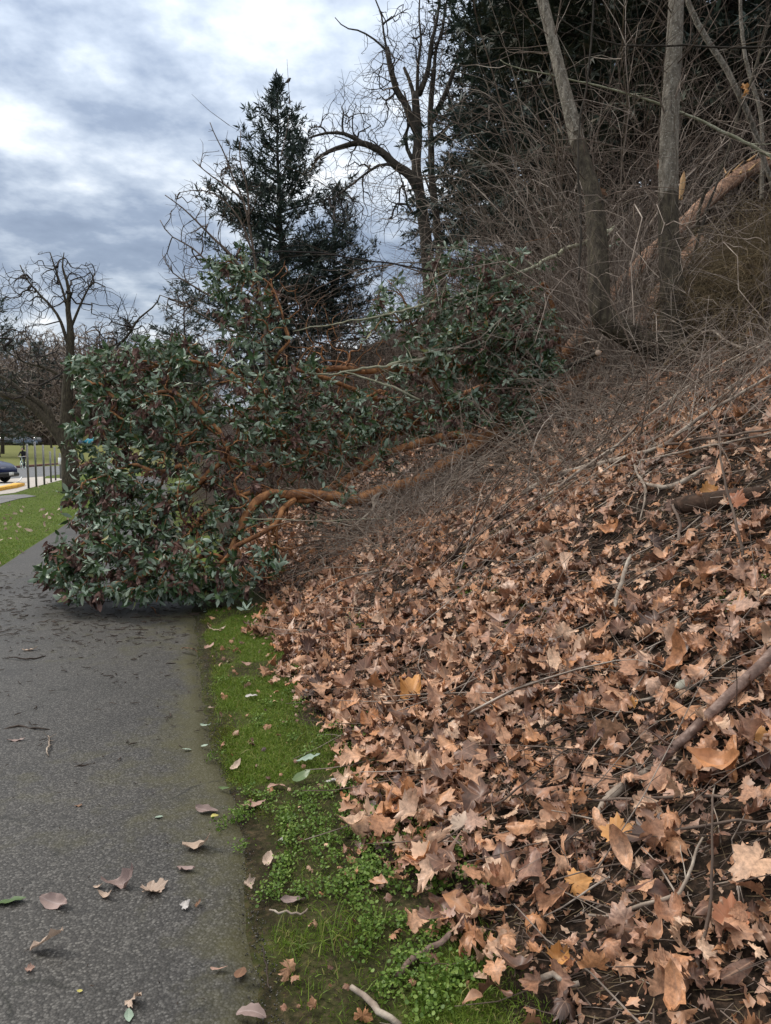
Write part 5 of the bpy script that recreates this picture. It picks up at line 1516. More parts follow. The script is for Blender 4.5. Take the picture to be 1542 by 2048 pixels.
# ------------------------------------------------------------------ leaf litter and twigs on the bank
def leaf_bank():
    rng = np.random.default_rng(201)
    NV = 20
    big = [maple_leaf(np.random.default_rng(300 + i), 3, .5 + .065 * i) for i in range(NV)]
    small = [maple_leaf(np.random.default_rng(340 + i), 1, .55 + .07 * i) for i in range(NV)]
    def torn(L, r):
        V, Fc, vn = L
        a = np.arctan2(V[Fc].mean(1)[:, 1], V[Fc].mean(1)[:, 0]) * r.choice([-1, 1])
        Fk = Fc[a < r.uniform(.5, 2.2)]                       # one side torn away
        u, inv = np.unique(Fk, return_inverse=True)
        return V[u], inv.reshape(Fk.shape), vn[u]
    for i in range(0, NV, 2):
        big[i] = torn(big[i], np.random.default_rng(500 + i)); small[i] = torn(small[i], np.random.default_rng(540 + i))
    for i in range(3, NV, 6):
        r = np.random.default_rng(580 + i); o = oval_leaf(r, 7, r.uniform(.4, .6), 1.3, .6, 5); big[i] = (o[0] - [.5, 0, 0], o[1], o[2])
    N = 60000
    # sample the bank, denser close to the viewer where single leaves show
    y = 1.2 + 11.3 * rng.random(N) ** 1.25; x = rng.uniform(-2.8, 6.5, N)
    s = S_of(x, y)
    lim = .57 + .26 * (vnoise(x * 1.6, y * 1.6, 51) - .5) * 2 + .10 * smooth(4, 6.5, y)
    pr = smooth(lim - .22, lim + .12, s)
    bare = smooth(.60, .76, vnoise(x * 1.15 + 4, y * 1.15 + 2, 53))
    pr = pr * (1 - .6 * bare)
    # sparser up in the shade of the brush
    pr = pr * (1 - .72 * smooth(5.8, 8.2, y + .25 * (s - 3)) * smooth(1.8, 3.2, s))
    P = np.c_[x, y, H(x, y)]
    keep = (rng.random(N) < pr) & in_frame(P, 120) & (s < 7.5)
    # bare twiggy soil round the stone, and at the nearest edge
    gx, gy, gd = project(P)
    hole = np.exp(-(((gx - 1290) / 170) ** 2 + ((gy - 1420) / 70) ** 2)) + .75 * np.exp(-(((gx - 1010) / 190) ** 2 + ((gy - 1940) / 90) ** 2)) + .7 * np.exp(-(((gx - 1480) / 150) ** 2 + ((gy - 1640) / 50) ** 2))
    keep &= rng.random(N) > .66 * np.minimum(1, hole)
    P = P[keep]; n = len(P)
    nrm = normal_at(P[:, 0], P[:, 1])
    tilt = np.where(rng.random(n) < .20, .8, .28)[:, None]
    Z = unit(nrm + rng.normal(0, 1, (n, 3)) * tilt); Z = np.where(rng.random((n, 1)) < .4, -Z, Z)
    X = unit(rng.normal(0, 1, (n, 3))); X = unit(X - (X * Z).sum(1, keepdims=True) * Z)
    S = np.exp(rng.normal(-2.2, .36, n)); S = np.clip(S, .045, .19)
    S *= np.where(rng.random(n) < .55, rng.uniform(.35, .7, n), 1)
    S = np.where(np.linalg.norm(P - CAM, axis=1) < 2.5, np.minimum(S, .125), S)
    P = P + nrm * (rng.uniform(.0, .055, n) + S * .05)[:, None]
    R = frames(X, Z)
    gx, gy, gd = project(P)
    # 300 that show largest: lift them on top of the rest
    view = unit(CAM - P)
    score = (S / gd) * (.8 + .2 * np.abs((Z * view).sum(1)))
    score[(gx < 0) | (gx > 1542) | (gy < 0) | (gy > 2048)] = 0
    # spread over the bank: best per small window first
    cell = {}
    for i in np.argsort(-score):
        key = (int(gx[i] // 42), int(gy[i] // 34))
        if key not in cell: cell[key] = i
    cand = np.array(list(cell.values()))
    pick = cand[np.argsort(-score[cand])][:300]
    rest = np.ones(n, bool); rest[pick] = False
    var = rng.integers(0, NV, n)
    me = [mk_mesh('maple_leaf', b[0], b[1], True, {'vein': b[2]}, [MAT['litter']]) for b in big]
    marks = [(1375, 1380, 'near the smooth grey-green stone'), (1460, 1390, 'uphill of the thick brown branch'), (1400, 1520, 'along the thick brown branch'), (1232, 1668, 'around the bright orange leaf'),
             (1463, 1845, 'around the large rust red leaf'), (1115, 1930, 'on the bare soil low on the bank'), (925, 1650, 'at the edge of the verge weeds'), (700, 1380, 'beside the mossy verge grass'),
             (620, 1230, 'below the fallen crown'), (825, 1385, 'near the golden brown upright leaf'), (898, 1160, 'near the small green sprouts'), (1050, 1250, 'beyond the middle sprouts on the bank'),
             (1235, 1180, 'near the short grey stub'), (1420, 1010, 'around the dark rotten log'), (1330, 900, 'beneath the long pale branch'), (1490, 1190, 'by the weeds under the tall arching stem'),
             (1050, 1480, 'in the thick of the leafy bank'), (1300, 1280, 'near the mouldering log'), (750, 1150, 'under the dead brush'), (770, 1480, 'between the mossy verge and the golden brown upright leaf'), (1000, 1370, 'between the golden brown upright leaf and the middle sprouts'), (1010, 1800, 'below the pale grey upright leaf'), (850, 1850, 'next to the lowest verge weeds'), (1330, 1790, 'by the bent pale twig'), (1160, 1765, 'near the ochre leaf with spread lobes'), (1420, 1920, 'by the brown stem standing in the nearest leaves'), (690, 1310, 'where the leaves meet the verge'), (950, 1540, 'along the long thin stick leaning on the leaves'), (1500, 800, 'high on the bank below the canes')]
    mk = np.array([m[:2] for m in marks], float); qs = np.quantile(S[pick], [.33, .66])
    for i in pick:
        o = link('maple_leaf', me[var[i]])
        p = P[i] + nrm[i] * .03
        o.matrix_world = Matrix(np.vstack([np.c_[R[i] * S[i], p], [0, 0, 0, 1]]).tolist())
        v = int(var[i])
        look = 'oval' if v % 6 == 3 else ('torn' if v % 2 == 0 else ('tightly curled' if v > 12 else ('curled' if v > 6 else 'flattish')))
        size = 'large' if S[i] > qs[1] else ('small' if S[i] < qs[0] else 'mid-sized')
        q = int(np.argmin(((mk - [gx[i], gy[i]]) ** 2).sum(1)))
        tag(o, size + ' ' + look + ' dry leaf ' + marks[q][2], 'leaf', 'dead leaves littering the bank')
    Vs, Fs, Ve, off = [], [], [], 0
    nearm = gd < 3.6
    for v in range(NV):
        for T, m in ((big[v], rest & (var == v) & nearm), (small[v], rest & (var == v) & ~nearm)):
            if not m.any(): continue
            A, B = scatter(T[:2], R[m], np.repeat(S[m][:, None], 3, 1), P[m])
            Vs.append(A); Fs.append(B + off); Ve.append(np.tile(T[2], m.sum())); off += len(A)
    o = link('leaf_litter', mk_mesh('leaf_litter', np.vstack(Vs), np.vstack(Fs), True, {'vein': np.concatenate(Ve)}, [MAT['litter']]))
    tag(o, kind='stuff')
    # leaf fragments and needles on the soil
    N = 42000
    y = 1.3 + 9 * rng.random(N) ** 1.3; x = rng.uniform(-2.5, 6, N); s = S_of(x, y)
    P = np.c_[x, y, H(x, y) + .004]
    k = (s > .7 + .5 * (vnoise(x * 2, y * 2, 57) - .5)) & in_frame(P, 60); P = P[k]; n = len(P)
    nrm = normal_at(P[:, 0], P[:, 1]); Z = unit(nrm + rng.normal(0, .4, (n, 3))); X = rng.normal(0, 1, (n, 3))
    T = (np.array([[-.55, -.1, .0], [-.1, -.3, .12], [.15, -.12, -.03], [.55, -.05, .2], [.2, .3, .05], [-.1, .12, -.06], [-.35, .28, .14]]), np.array([[0, 1, 5], [1, 2, 5], [2, 4, 5], [2, 3, 4], [0, 5, 6]]))
    A, B = scatter(T, frames(X, Z), np.repeat(rng.uniform(.010, .05, n)[:, None], 3, 1) * rng.uniform(.4, 1.2, (n, 3)), P + nrm * .006)
    tag(link('leaf_crumbs', mk_mesh('leaf_crumbs', A, B, True, {'vein': np.zeros(len(A))}, [MAT['litter']])), kind='stuff')
    # dead twigs lying about the bank
    for seed, N, mat, rr, ll in ((210, 2600, 'twig_brown', .0022, (.08, .5)), (211, 1100, 'twig_grey', .0028, (.12, .8)), (212, 500, 'stick_pale', .0026, (.1, .6)), (213, 3000, 'twig_olive', .0014, (.06, .28)), (214, 22000, 'twig_tan', .0012, (.015, .10)), (215, 14000, 'twig_olive', .0014, (.02, .14)), (216, 900, 'twig_tan', .0032, (.15, .9))):
        rng = np.random.default_rng(seed)
        y = 1.3 + 9.5 * rng.random(N) ** 1.3; x = rng.uniform(-2.2, 6, N); s = S_of(x, y)
        k = (s > .5 + .5 * vnoise(x * 2, y * 2, 57)); x, y = x[k], y[k]; N = len(x)
        L = rng.uniform(*ll, N); a = rng.normal(pi * .92, .75, N)
        K = 5
        P = np.zeros((N, K, 3)); cx, cy = x.copy(), y.copy()
        for q in range(K):
            P[:, q, 0], P[:, q, 1] = cx, cy
            P[:, q, 2] = H(cx, cy)
            a = a + rng.normal(0, .16, N); cx = cx + np.cos(a) * L / K; cy = cy + np.sin(a) * L / K
        P[:, :, 2] += np.linspace(0, 1, K)[None] * (rng.uniform(-.01, .09, N) * (rr > .0015))[:, None] + rng.uniform(.004, .05 if rr > .0015 else .016, N)[:, None]
        R = (rr * rng.uniform(.6, 1.5, N))[:, None] * np.linspace(1, .5, K)[None]
        V, Q = batch_tubes(P, R, 4)
        tag(link('twig_litter', mk_mesh('twig_litter', V, Q, True, mats=[MAT[mat]])), kind='stuff')


leaf_bank()

# ------------------------------------------------------------------ verge grass and weeds, lawn
def verge():
    rng = np.random.default_rng(220)
    def blades(N, xy, lo, hi, w, mat, name, lean=.5):
        n = len(xy); z = H(xy[:, 0], xy[:, 1])
        base = np.c_[xy, z - .004]
        L = rng.uniform(lo, hi, n)
        d = unit(rng.normal(0, lean, (n, 3)) + [0, 0, 1]); side = unit(np.cross(d, rng.normal(0, 1, (n, 3))))
        ww = (w * rng.uniform(.6, 1.3, n))[:, None]
        mid = base + d * (L * .55)[:, None]
        d2 = unit(d + unit(np.c_[d[:, :2], 0 * L]) * .7 - [0, 0, .25]); tip = mid + d2 * (L * .45)[:, None]
        V = np.stack([base - side * ww, base + side * ww, mid - side * ww * .75, mid + side * ww * .75, tip], 1).reshape(-1, 3)
        o5 = (np.arange(n) * 5)[:, None]
        Fc = np.stack([o5 + [0, 1, 3], o5 + [0, 3, 2], o5 + [2, 3, 4]], 1).reshape(-1, 3)
        return tag(link(name, mk_mesh(name, V, Fc, True, mats=[MAT[mat]])), kind='stuff')
    # s-range of the strip between path and leaves
    def strip(N, p0=0.0, smax=1.25, thr=.45, seed=13, y1=7.3):
        t = 1.0 + (y1 - 1.0) * rng.random(N) ** 1.4; s = rng.uniform(-.03, smax, N)
        edge = np.interp(t, [p[1] for p in EDGE_R], [p[0] for p in EDGE_R])
        x = edge + s * 1.03; y = t + 0 * s
        den = (1 - smooth(.46, .74, s - .12 * smooth(4, 6.5, y) + .26 * (vnoise(x * 1.7, y * 1.7, 61) - .5))) * smooth(.03, .15, s + .16 * (vnoise(x * 4, y * 4, 62) - .45))
        den = den * (1 - .9 * smooth(thr, thr + .16, vnoise(x * 3.1, y * 3.1, seed)))
        k = rng.random(N) < den
        return np.c_[x, y][k]
    blades(0, strip(380000, thr=.49), .010, .036, .0017, 'grass', 'verge_grass', .55)
    xy = strip(5200, thr=.6); blades(0, xy, .04, .11, .0016, 'grass', 'long_grass', .6)
    xy = strip(420, smax=1.0, thr=.9); m = len(xy)
    T = [maple_leaf(np.random.default_rng(700 + q), 1, 1.0)[:2] for q in range(1)][0]
    A, B = scatter(T, frames(rng.normal(0, 1, (m, 3)), rng.normal(0, .4, (m, 3)) + [0, 0, 1]), np.repeat(np.exp(rng.normal(-3.3, .45, m))[:, None], 3, 1), np.c_[xy, H(xy[:, 0], xy[:, 1]) + .022])
    tag(link('leaf_crumbs', mk_mesh('leaf_crumbs', A, B, True, {'vein': np.zeros(len(A))}, [MAT['litter']])), kind='stuff')
    # a tussock of longer blades at the near edge
    c = ground_hit(690, 1875)[:2]
    xy = c + rng.normal(0, .06, (150, 2)); blades(0, xy, .05, .12, .002, 'grass', 'grass_tussock', .55)
    # moss fringe along the path edge
    xy = strip(40000, smax=.11, thr=.6, seed=77); blades(0, xy, .004, .014, .0016, 'moss', 'moss_fringe', .8)
    # chickweed: small round leaves in patches
    def weeds(cs, name):
        pts = []
        for px, py, r, n in cs:
            c = ground_hit(px, py)
            cc = rng.normal(0, r, (max(3, n // 60), 2)); a = cc[rng.integers(0, len(cc), n)] + rng.normal(0, .022, (n, 2)); pts.append(c[:2] + a)
        xy = np.vstack(pts); n = len(xy)
        z = H(xy[:, 0], xy[:, 1]) + rng.uniform(.004, .045, n) ** 1.0
        Z = unit(rng.normal(0, .45, (n, 3)) + [0, 0, 1]); X = rng.normal(0, 1, (n, 3))
        a = np.linspace(0, 2 * pi, 8)[:-1]
        V = np.vstack([[0, 0, -.12], np.c_[np.cos(a), .85 * np.sin(a), .1 * np.cos(2 * a)]]) * .5
        Fc = np.array([[0, 1 + i, 1 + (i + 1) % 7] for i in range(7)])
        A, B = scatter((V, Fc), frames(X, Z), np.repeat(rng.uniform(.006, .015, n)[:, None], 3, 1), np.c_[xy, z])
        tag(link(name, mk_mesh(name, A, B, True, mats=[MAT['weed']])), kind='stuff')
    weeds([(640, 1620, .16, 1500), (560, 1650, .12, 700), (760, 1680, .14, 1300), (700, 1760, .15, 1500), (620, 1740, .13, 900), (840, 1690, .10, 700), (770, 1830, .10, 700), (830, 1980, .06, 700), (900, 1960, .05, 450), (880, 1760, .09, 450), (850, 1900, .05, 260), (600, 1340, .2, 350), (640, 1480, .2, 400), (560, 1420, .15, 300), (680, 1250, .15, 120), (660, 1480, .12, 300)], 'verge_weeds')
    weeds([(898, 1150, .07, 260), (935, 1190, .08, 240), (990, 1195, .06, 160), (1035, 1245, .09, 300), (1060, 1250, .06, 160), (1095, 1305, .04, 90), (1470, 1185, .06, 180), (1490, 1200, .05, 120), (1015, 1190, .05, 100)], 'bank_weeds')
    # moss on the bank under the trunk
    c = np.vstack([ground_hit(1325, 852)[:2] + rng.normal(0, .12, (1500, 2)), ground_hit(1380, 833)[:2] + rng.normal(0, .08, (700, 2))])
    blades(0, c, .01, .04, .003, 'moss', 'moss', .8)
    # lawn left of the path
    N = 60000
    y = 9.5 + 26 * rng.random(N) ** 1.6; px = rng.uniform(-60, 420, N); x = (px - 771) / F * y
    lx = np.interp(y, [p[1] for p in EDGE_L], [p[0] for p in EDGE_L])
    k = x < lx - .02 + .1 * rng.normal(0, 1, N) * 0
    # keep off paving
    for poly in ([(-140, 1035), (0, 1008), (39, 998), (73, 993), (50, 989.6), (20, 990.5), (-140, 1008)], [(-140, 1008), (0, 990), (30, 986), (58, 977), (101, 966), (134, 957), (134, 900), (-140, 900)]):
        Pg = np.array([flat(*p) if p[1] > 905 else flat(p[0], 910) for p in poly])
        inside = np.zeros(N, bool); j = len(Pg) - 1
        for i in range(len(Pg)):
            xi, yi = Pg[i]; xj, yj = Pg[j]
            c = ((yi > y) != (yj > y)) & (x < (xj - xi) * (y - yi) / (yj - yi + 1e-12) + xi)
            inside ^= c; j = i
        k &= ~inside
    xy = np.c_[x, y][k]
    i = rng.choice(len(xy), 120); T = oval_leaf(np.random.default_rng(5), 4, .6, .8, .3, 3)
    A, B = scatter(T[:2], frames(rng.normal(0, 1, (120, 3)), rng.normal(0, .4, (120, 3)) + [0, 0, 1]), np.repeat(rng.uniform(.05, .16, 120)[:, None], 3, 1), np.c_[xy[i], np.full(120, .05)])
    tag(link('lawn_leaves', mk_mesh('lawn_leaves', A, B, True, {'vein': np.zeros(len(A))}, [MAT['leaf_tan']])), kind='stuff')
    blades(0, xy, .02, .065, .004, 'lawn', 'lawn_grass', .6)


verge()

# ------------------------------------------------------------------ leaves lying on the path and verge
def path_leaves():
    PA = []
    rng = np.random.default_rng(230)
    def oval(label, px, py, size, ang, mat, curl=.7, width=.42, tilt=.12, crumple=False, z=None):
        r = np.random.default_rng(int(px * 7 + py))
        if crumple: V, Fc, vn = maple_leaf(r, 3, min(1.1, curl))
        else:
            V, Fc, vn = oval_leaf(r, 9, width, curl, .35 * curl); V = V - [.5, 0, 0]
        p = ground_hit(px, py)
        d = project(p)[2]
        L = size / F * d * 1.12
        s = float(S_of(p[0], p[1]))
        nrm = normal_at(np.array([p[0]]), np.array([p[1]]))[0]
        Rm = np.array(Euler((r.normal(0, tilt), r.normal(0, tilt), ang)).to_matrix())
        W = V @ Rm.T * L
        zmin = np.percentile(W[:, 2], 4)
        base = float(H(p[0], p[1])) + (.014 if s < 0 else .012)
        if s > .2: base += .012
        me = mk_mesh('fallen_leaf', W - [0, 0, zmin], Fc, True, {'vein': vn}, [MAT[mat]])
        o = link('fallen_leaf', me, None, (p[0], p[1], base))
        tag(o, label, 'leaf')
    oval('mauve oval leaf with a fold lying alone on the asphalt', 111, 1815, 58, -.3, 'leaf_mauve', .8, .55)
    oval('large dull green leaf lying on the asphalt at the frame edge', 16, 1812, 62, .2, 'leaf_green', .3, .38)
    oval('long tan leaf with turned up ends on the near asphalt', 97, 1905, 64, .15, 'leaf_tan', 1.5, .36, .2)
    oval('small crumpled pinkish leaf on the near asphalt', 57, 1949, 22, .6, 'leaf_pink', 1.2, .7, crumple=True)
    oval('grey brown curled leaf touching the big crumpled maple leaf', 245, 1776, 56, .25, 'leaf_mauve', 1.6, .5, .3)
    oval('big crumpled tan maple leaf standing up on the asphalt', 300, 1788, 62, .5, 'leaf_tan', .55, crumple=True, tilt=.1)
    oval('torn tan leaf scrap beside the curled grey brown leaf', 212, 1800, 32, -.4, 'leaf_tan', 1.2, .4)
    oval('tiny tan scrap above the torn leaf scrap', 197, 1781, 17, .1, 'leaf_tan', .8, .5)
    oval('narrow mauve leaf below the broad tan leaf on the asphalt', 372, 1745, 36, -.25, 'leaf_mauve', .9, .42)
    oval('broad tan leaf with a curled edge on the asphalt', 399, 1700, 52, .1, 'leaf_tan', .9, .55, .2)
    oval('pale mauve leaf beside a small yellow-green one on the asphalt', 413, 1627, 42, -.1, 'leaf_mauve', .8, .5, .2)
    oval('small yellow-green leaf beside the pale mauve one', 430, 1640, 18, .9, 'leaf_yellow', .5, .5)
    oval('pale green scrap in the middle of the asphalt', 318, 1641, 15, .0, 'leaf_palegreen', .3, .6)
    oval('whitish crumpled leaf near the small brown curl', 368, 1821, 26, .4, 'leaf_white', 1.2, crumple=True, tilt=.3)
    oval('small brown curl beside the whitish crumpled leaf', 396, 1816, 20, 1.3, 'leaf_brown', 1.4, .4)
    oval('brown crumpled leaf on the nearest asphalt', 263, 2013, 38, -.4, 'leaf_tan', 1.2, crumple=True, tilt=.3)
    oval('pale green leaf poking up at the nearest asphalt', 258, 2040, 34, 1.9, 'leaf_palegreen', .4, .45)
    oval('small pink leaf on the mossy edge of the asphalt', 438, 1947, 30, .1, 'leaf_pink', .6, .34)
    oval('flat brown oval leaf on the mossy edge of the asphalt', 481, 1956, 36, 1.4, 'leaf_brown', .2, .6, .04)
    oval('large mauve leaf nearest the viewer at the asphalt edge', 503, 2040, 56, -.2, 'leaf_mauve', .7, .6)
    oval('tan crumpled leaf lying right on the edge of the asphalt', 495, 1777, 28, .3, 'leaf_tan', 1.3, crumple=True)
    oval('long pink leaf lying where asphalt meets grass', 506, 1616, 46, .25, 'leaf_pink', .5, .38, .1)
    oval('upright tan leaf on bare soil at the grass edge', 472, 1538, 28, 1.0, 'leaf_tan', .7, .5, .3)
    oval('green leaf flake on bare soil at the asphalt edge', 449, 1582, 22, .1, 'leaf_green', .4, .4)
    oval('reddish leaf beside the dark green leaf on the verge', 554, 1580, 34, -.05, 'leaf_pink', .8, .4)
    oval('pale green leaf curved like a boat on the verge', 617, 1530, 44, .15, 'leaf_palegreen', .8, .36, .15)
    oval('dark green oval leaf on the verge below the pale one', 604, 1566, 36, .5, 'leaf_green', .3, .6, .2)
    oval('bleached tan leaf among verge weeds', 670, 1577, 36, .3, 'leaf_white', .6, .6)
    oval('small white curled petal in the verge grass', 562, 1686, 18, 1.0, 'leaf_white', 1.4, .4)
    oval('tan twisted leaf standing in the verge grass', 536, 1727, 40, 1.5, 'leaf_tan', 1.0, .5, .35)
    oval('greyish mauve leaf in the verge grass over a pale twig', 586, 1807, 44, .15, 'leaf_mauve', .8, .4, .2)
    oval('pale green scrap on the asphalt farther up the path edge', 374, 1505, 16, .2, 'leaf_palegreen', .3, .5)
    oval('tiny pale green scrap nearest the mossy path edge', 409, 1497, 13, .1, 'leaf_palegreen', .3, .5)
    oval('pale green leaf at the corner of asphalt and moss', 411, 1456, 21, -.2, 'leaf_palegreen', .6, .4)
    oval('grey leaf by the dark twig at the frame edge', 32, 1486, 30, .1, 'leaf_mauve', .7, .3)
    oval('small brown curl alone high on the asphalt', 157, 1618, 14, .0, 'leaf_brown', .9, .5)
    oval('tan leaf alone on the asphalt before the fallen crown', 60, 1304, 26, .1, 'leaf_tan', .7, .35)
    oval('dull leaf by the path edge nearest the fallen crown', 380, 1308, 30, .05, 'leaf_brown', .7, .3)
    oval('pair-like pinkish leaf standing by the moss corner', 420, 1297, 22, .8, 'leaf_pink', 1.0, .6, .4)
    oval('bright tan leaf on the grass before the fallen crown', 432, 1263, 32, .2, 'leaf_tan', .7, .34)
    oval('white leaf on the bank under the brush edge', 691, 1170, 20, .6, 'leaf_white', .5, .8, .4)
    oval('pink leaf on the verge above the moss patch', 492, 1336, 20, .3, 'leaf_pink', .6, .5)
    oval('whitish leaf on the verge in the moss', 503, 1400, 22, .3, 'leaf_white', .6, .7)
    oval('tan scrap of leaf in the moss by the path', 425, 1420, 15, .3, 'leaf_tan', .8, .6)
    oval('yellow speck of leaf on the nearest asphalt', 160, 1991, 10, .3, 'leaf_yellow', .4, .7)
    # striking leaves on the bank
    def maple(label, px, py, size, ang, mat, curl, tilt, lift, seed):
        r = np.random.default_rng(seed)
        V, Fc, vn = maple_leaf(r, 2, curl)
        p = ground_hit(px, py, lift); d = project(p)[2]; L = size / F * d
        n0 = unit(normal_at(np.array([p[0]]), np.array([p[1]]))[0] + unit(CAM - p) * tilt)
        X = np.array([[cos(ang), sin(ang) * .5, sin(ang)]]); Rm = frames(X - (X @ n0)[:, None] * n0, n0[None])[0]
        o = link('maple_leaf', mk_mesh('maple_leaf', V @ Rm.T * L, Fc, True, {'vein': vn}, [MAT[mat]]), None, tuple(p))
        tag(o, label, 'leaf')
    maple('bright orange maple leaf lying flat near the thin straight stick', 1232, 1668, 74, 1.6, 'leaf_orange', .25, .7, .06, 401)
    maple('large rust red leaf with small holes on the near bank', 1463, 1845, 100, 1.4, 'leaf_red', .5, .8, .07, 402)
    maple('golden brown upright maple leaf near the verge', 825, 1385, 84, 1.5, 'leaf_orange', .9, 1.0, .07, 403)
    maple('ochre maple leaf with spread lobes in the near litter', 1150, 1765, 80, .4, 'leaf_orange', .6, .8, .06, 404)
    maple('torn bright orange leaf on bare soil low on the bank', 1115, 1920, 78, .2, 'leaf_orange', 1.3, .6, .04, 405)
    maple('pale grey upright leaf at the border of weeds and leaves', 925, 1650, 66, 1.4, 'leaf_tan', .5, 1.0, .06, 406)
    maple('small orange leaf beside the bleached stick', 1265, 1410, 36, 1.5, 'leaf_orange', .4, .8, .03, 407)
    maple('ochre leaf with lobes beyond the thick brown branch', 1510, 1475, 70, .9, 'leaf_orange', .5, .8, .05, 408)
    maple('broad orange maple leaf beside the dark rotten log', 1470, 1003, 56, .6, 'leaf_red', .4, .8, .06, 409)
    maple('orange leaf beside a broad one above the thin straight stem', 1415, 985, 50, .2, 'leaf_orange', .7, .7, .06, 410)
    # dead leaves caught on the stems
    def hang(label, px, py, d, size, mat, seed):
        r = np.random.default_rng(seed); V, Fc, vn = maple_leaf(r, 2, 1.4); p = at(px, py, d)
        Rm = np.array(Euler((1.2, r.normal(0, .4), r.normal(0, .8))).to_matrix())
        o = link('hanging_leaf', mk_mesh('hanging_leaf', V @ Rm.T * size / F * d, Fc, True, {'vein': vn}, [MAT[mat]]), None, tuple(p))
        tag(o, label, 'leaf')
    hang('orange dead leaf caught on the tall grey trunk', 1322, 342, 9.3, 50, 'leaf_red', 420)
    hang('maroon dead leaf stuck where the slim stem turns pale', 1186, 385, 9.3, 60, 'leaf_brown', 421)
    hang('dead orange leaf hanging in the brush above the leaning pole', 1490, 175, 8.6, 34, 'leaf_orange', 422)
    hang('rust dead leaf hanging just under the maroon one', 1180, 405, 9.2, 40, 'leaf_red', 423)


path_leaves()


def path_debris():
    rng = np.random.default_rng(240)
    def twigs(N, y0, y1, ll, rr, mat, pw):
        y = y0 + (y1 - y0) * rng.random(N) ** pw
        t = rng.random(N)
        xr = np.interp(y, [p[1] for p in EDGE_R], [p[0] for p in EDGE_R]); xl = np.interp(y, [p[1] for p in EDGE_L], [p[0] for p in EDGE_L])
        x = xl + (xr - xl) * t
        L = rng.uniform(*ll, N); a = rng.normal(0, .9, N); K = 4
        P = np.zeros((N, K, 3)); cx, cy = x.copy(), y.copy()
        for q in range(K):
            P[:, q, 0], P[:, q, 1] = cx, cy; P[:, q, 2] = .017 + rng.uniform(0, .006, N)
            a = a + rng.normal(0, .35, N); cx = cx + np.cos(a) * L / K; cy = cy + np.sin(a) * L / K
        R = (rr * rng.uniform(.5, 1.4, N))[:, None] * np.array([.6, 1, 1, .5])[None]
        return batch_tubes(P, R, 4)
    V1, Q1 = twigs(900, 3.6, 9.5, (.015, .10), .0028, None, .7)
    V2, Q2 = twigs(260, 1.5, 4.2, (.006, .03), .0016, None, .8)
    V3, Q3 = twigs(500, 6.0, 8.5, (.03, .16), .0032, None, 1)
    V = np.vstack([V1, V2, V3]); Q = np.vstack([Q1, Q2 + len(V1), Q3 + len(V1) + len(V2)])
    tag(link('path_debris', mk_mesh('path_debris', V, Q, True, mats=[MAT['debris']])), kind='stuff')
    # loose grit along the crumbling edge
    N = 6500
    y = 1.1 + 6 * rng.random(N) ** 1.5; xr = np.interp(y, [p[1] for p in EDGE_R], [p[0] for p in EDGE_R])
    x = xr + rng.normal(-.01, .055, N)
    V = np.array([[-1, -.6, -.5], [1, -.7, -.4], [.2, 1, -.5], [0, 0, .7]], float); Fc = np.array([[0, 2, 1], [0, 1, 3], [1, 2, 3], [2, 0, 3]])
    A, B = scatter((V, Fc), frames(rng.normal(0, 1, (N, 3)), rng.normal(0, 1, (N, 3))), np.repeat(rng.uniform(.0012, .0042, N)[:, None], 3, 1), np.c_[x, y, np.full(N, .004)])
    tag(link('gravel', mk_mesh('gravel', A, B, False, mats=[mat_leaf('dark_grit', [(0, (.03, .027, .024)), (.6, (.085, .078, .07)), (1, (.2, .19, .17))], rough=.9, spec=.2, transl=0)])), kind='stuff')
    S = stick
    S('twig', 'pale crooked twig with side shoots on the asphalt', [(95, 1472, .01), (98, 1490, .015), (90, 1500, .01), (97, 1512, .005)], [.003, .005, .005, .003], MAT['stick_pale'], 'twig', sub=5, lift=.012)
    S('twig', 'dark forked twig on the asphalt below the pale crooked twig', [(135, 1537), (160, 1532), (190, 1526)], [.003, .005, .006], MAT['debris'], 'twig', sub=2, lift=.012)
    S('twig', 'dark twig on the asphalt before the fallen crown', [(270, 1310), (300, 1302), (320, 1303)], [.004, .007, .004], MAT['debris'], 'twig', sub=2, lift=.012)
    S('twig', 'long dark twig across the asphalt towards the frame edge', [(20, 1318), (60, 1320), (92, 1312)], [.004, .006, .004], MAT['debris'], 'twig', sub=2, lift=.012)
    S('twig', 'dark stick lying at the frame edge on the asphalt', [(-10, 1460), (30, 1456), (75, 1460), (100, 1459)], [.004, .006, .006, .003], MAT['debris'], 'twig', sub=1, lift=.012)
    S('twig', 'pale bent twig lying in the verge grass', [(540, 1822), (570, 1830), (600, 1826), (615, 1818)], [.003, .004, .004, .003], MAT['stick_pale'], 'twig', lift=.03, sub=1)
    S('twig', 'thin dark twig lying on soil beside the near asphalt edge', [(525, 1890), (535, 1930), (538, 1975)], [.002, .003, .002], MAT['debris'], 'twig', lift=.015)
    S('twig', 'broken orange-tipped twig below the fallen crown', [(285, 1205), (305, 1218), (322, 1235)], [.004, .006, .003], MAT['madrone'], 'twig', lift=.012, sub=2)
    # fallen sprig of pale leaves before the crown
    r = np.random.default_rng(77); b = ground_hit(490, 1225, .03)
    t = thing('leaf_sprig', 'torn sprig of pale green leaves lying on the grass before the crown', 'sprig', tuple(b))
    T = oval_leaf(r, 6, .32, .5, .3, 3)
    me = mk_mesh('leaf', T[0], T[1], True, mats=[MAT['leaf_palegreen']])
    for k in range(7):
        o = link('leaf', me, t); o.rotation_euler = (r.normal(0, .4), r.normal(-.35, .2), k * .9 + r.normal(0, .2)); s = r.uniform(.09, .13); o.scale = (s, s, s); o.location = (0, 0, .02)
    # stone on the bank
    p = ground_hit(1375, 1380)
    d = project(p)[2]
    u = np.linspace(0, pi, 9); v = np.linspace(0, 2 * pi, 15)[:-1]
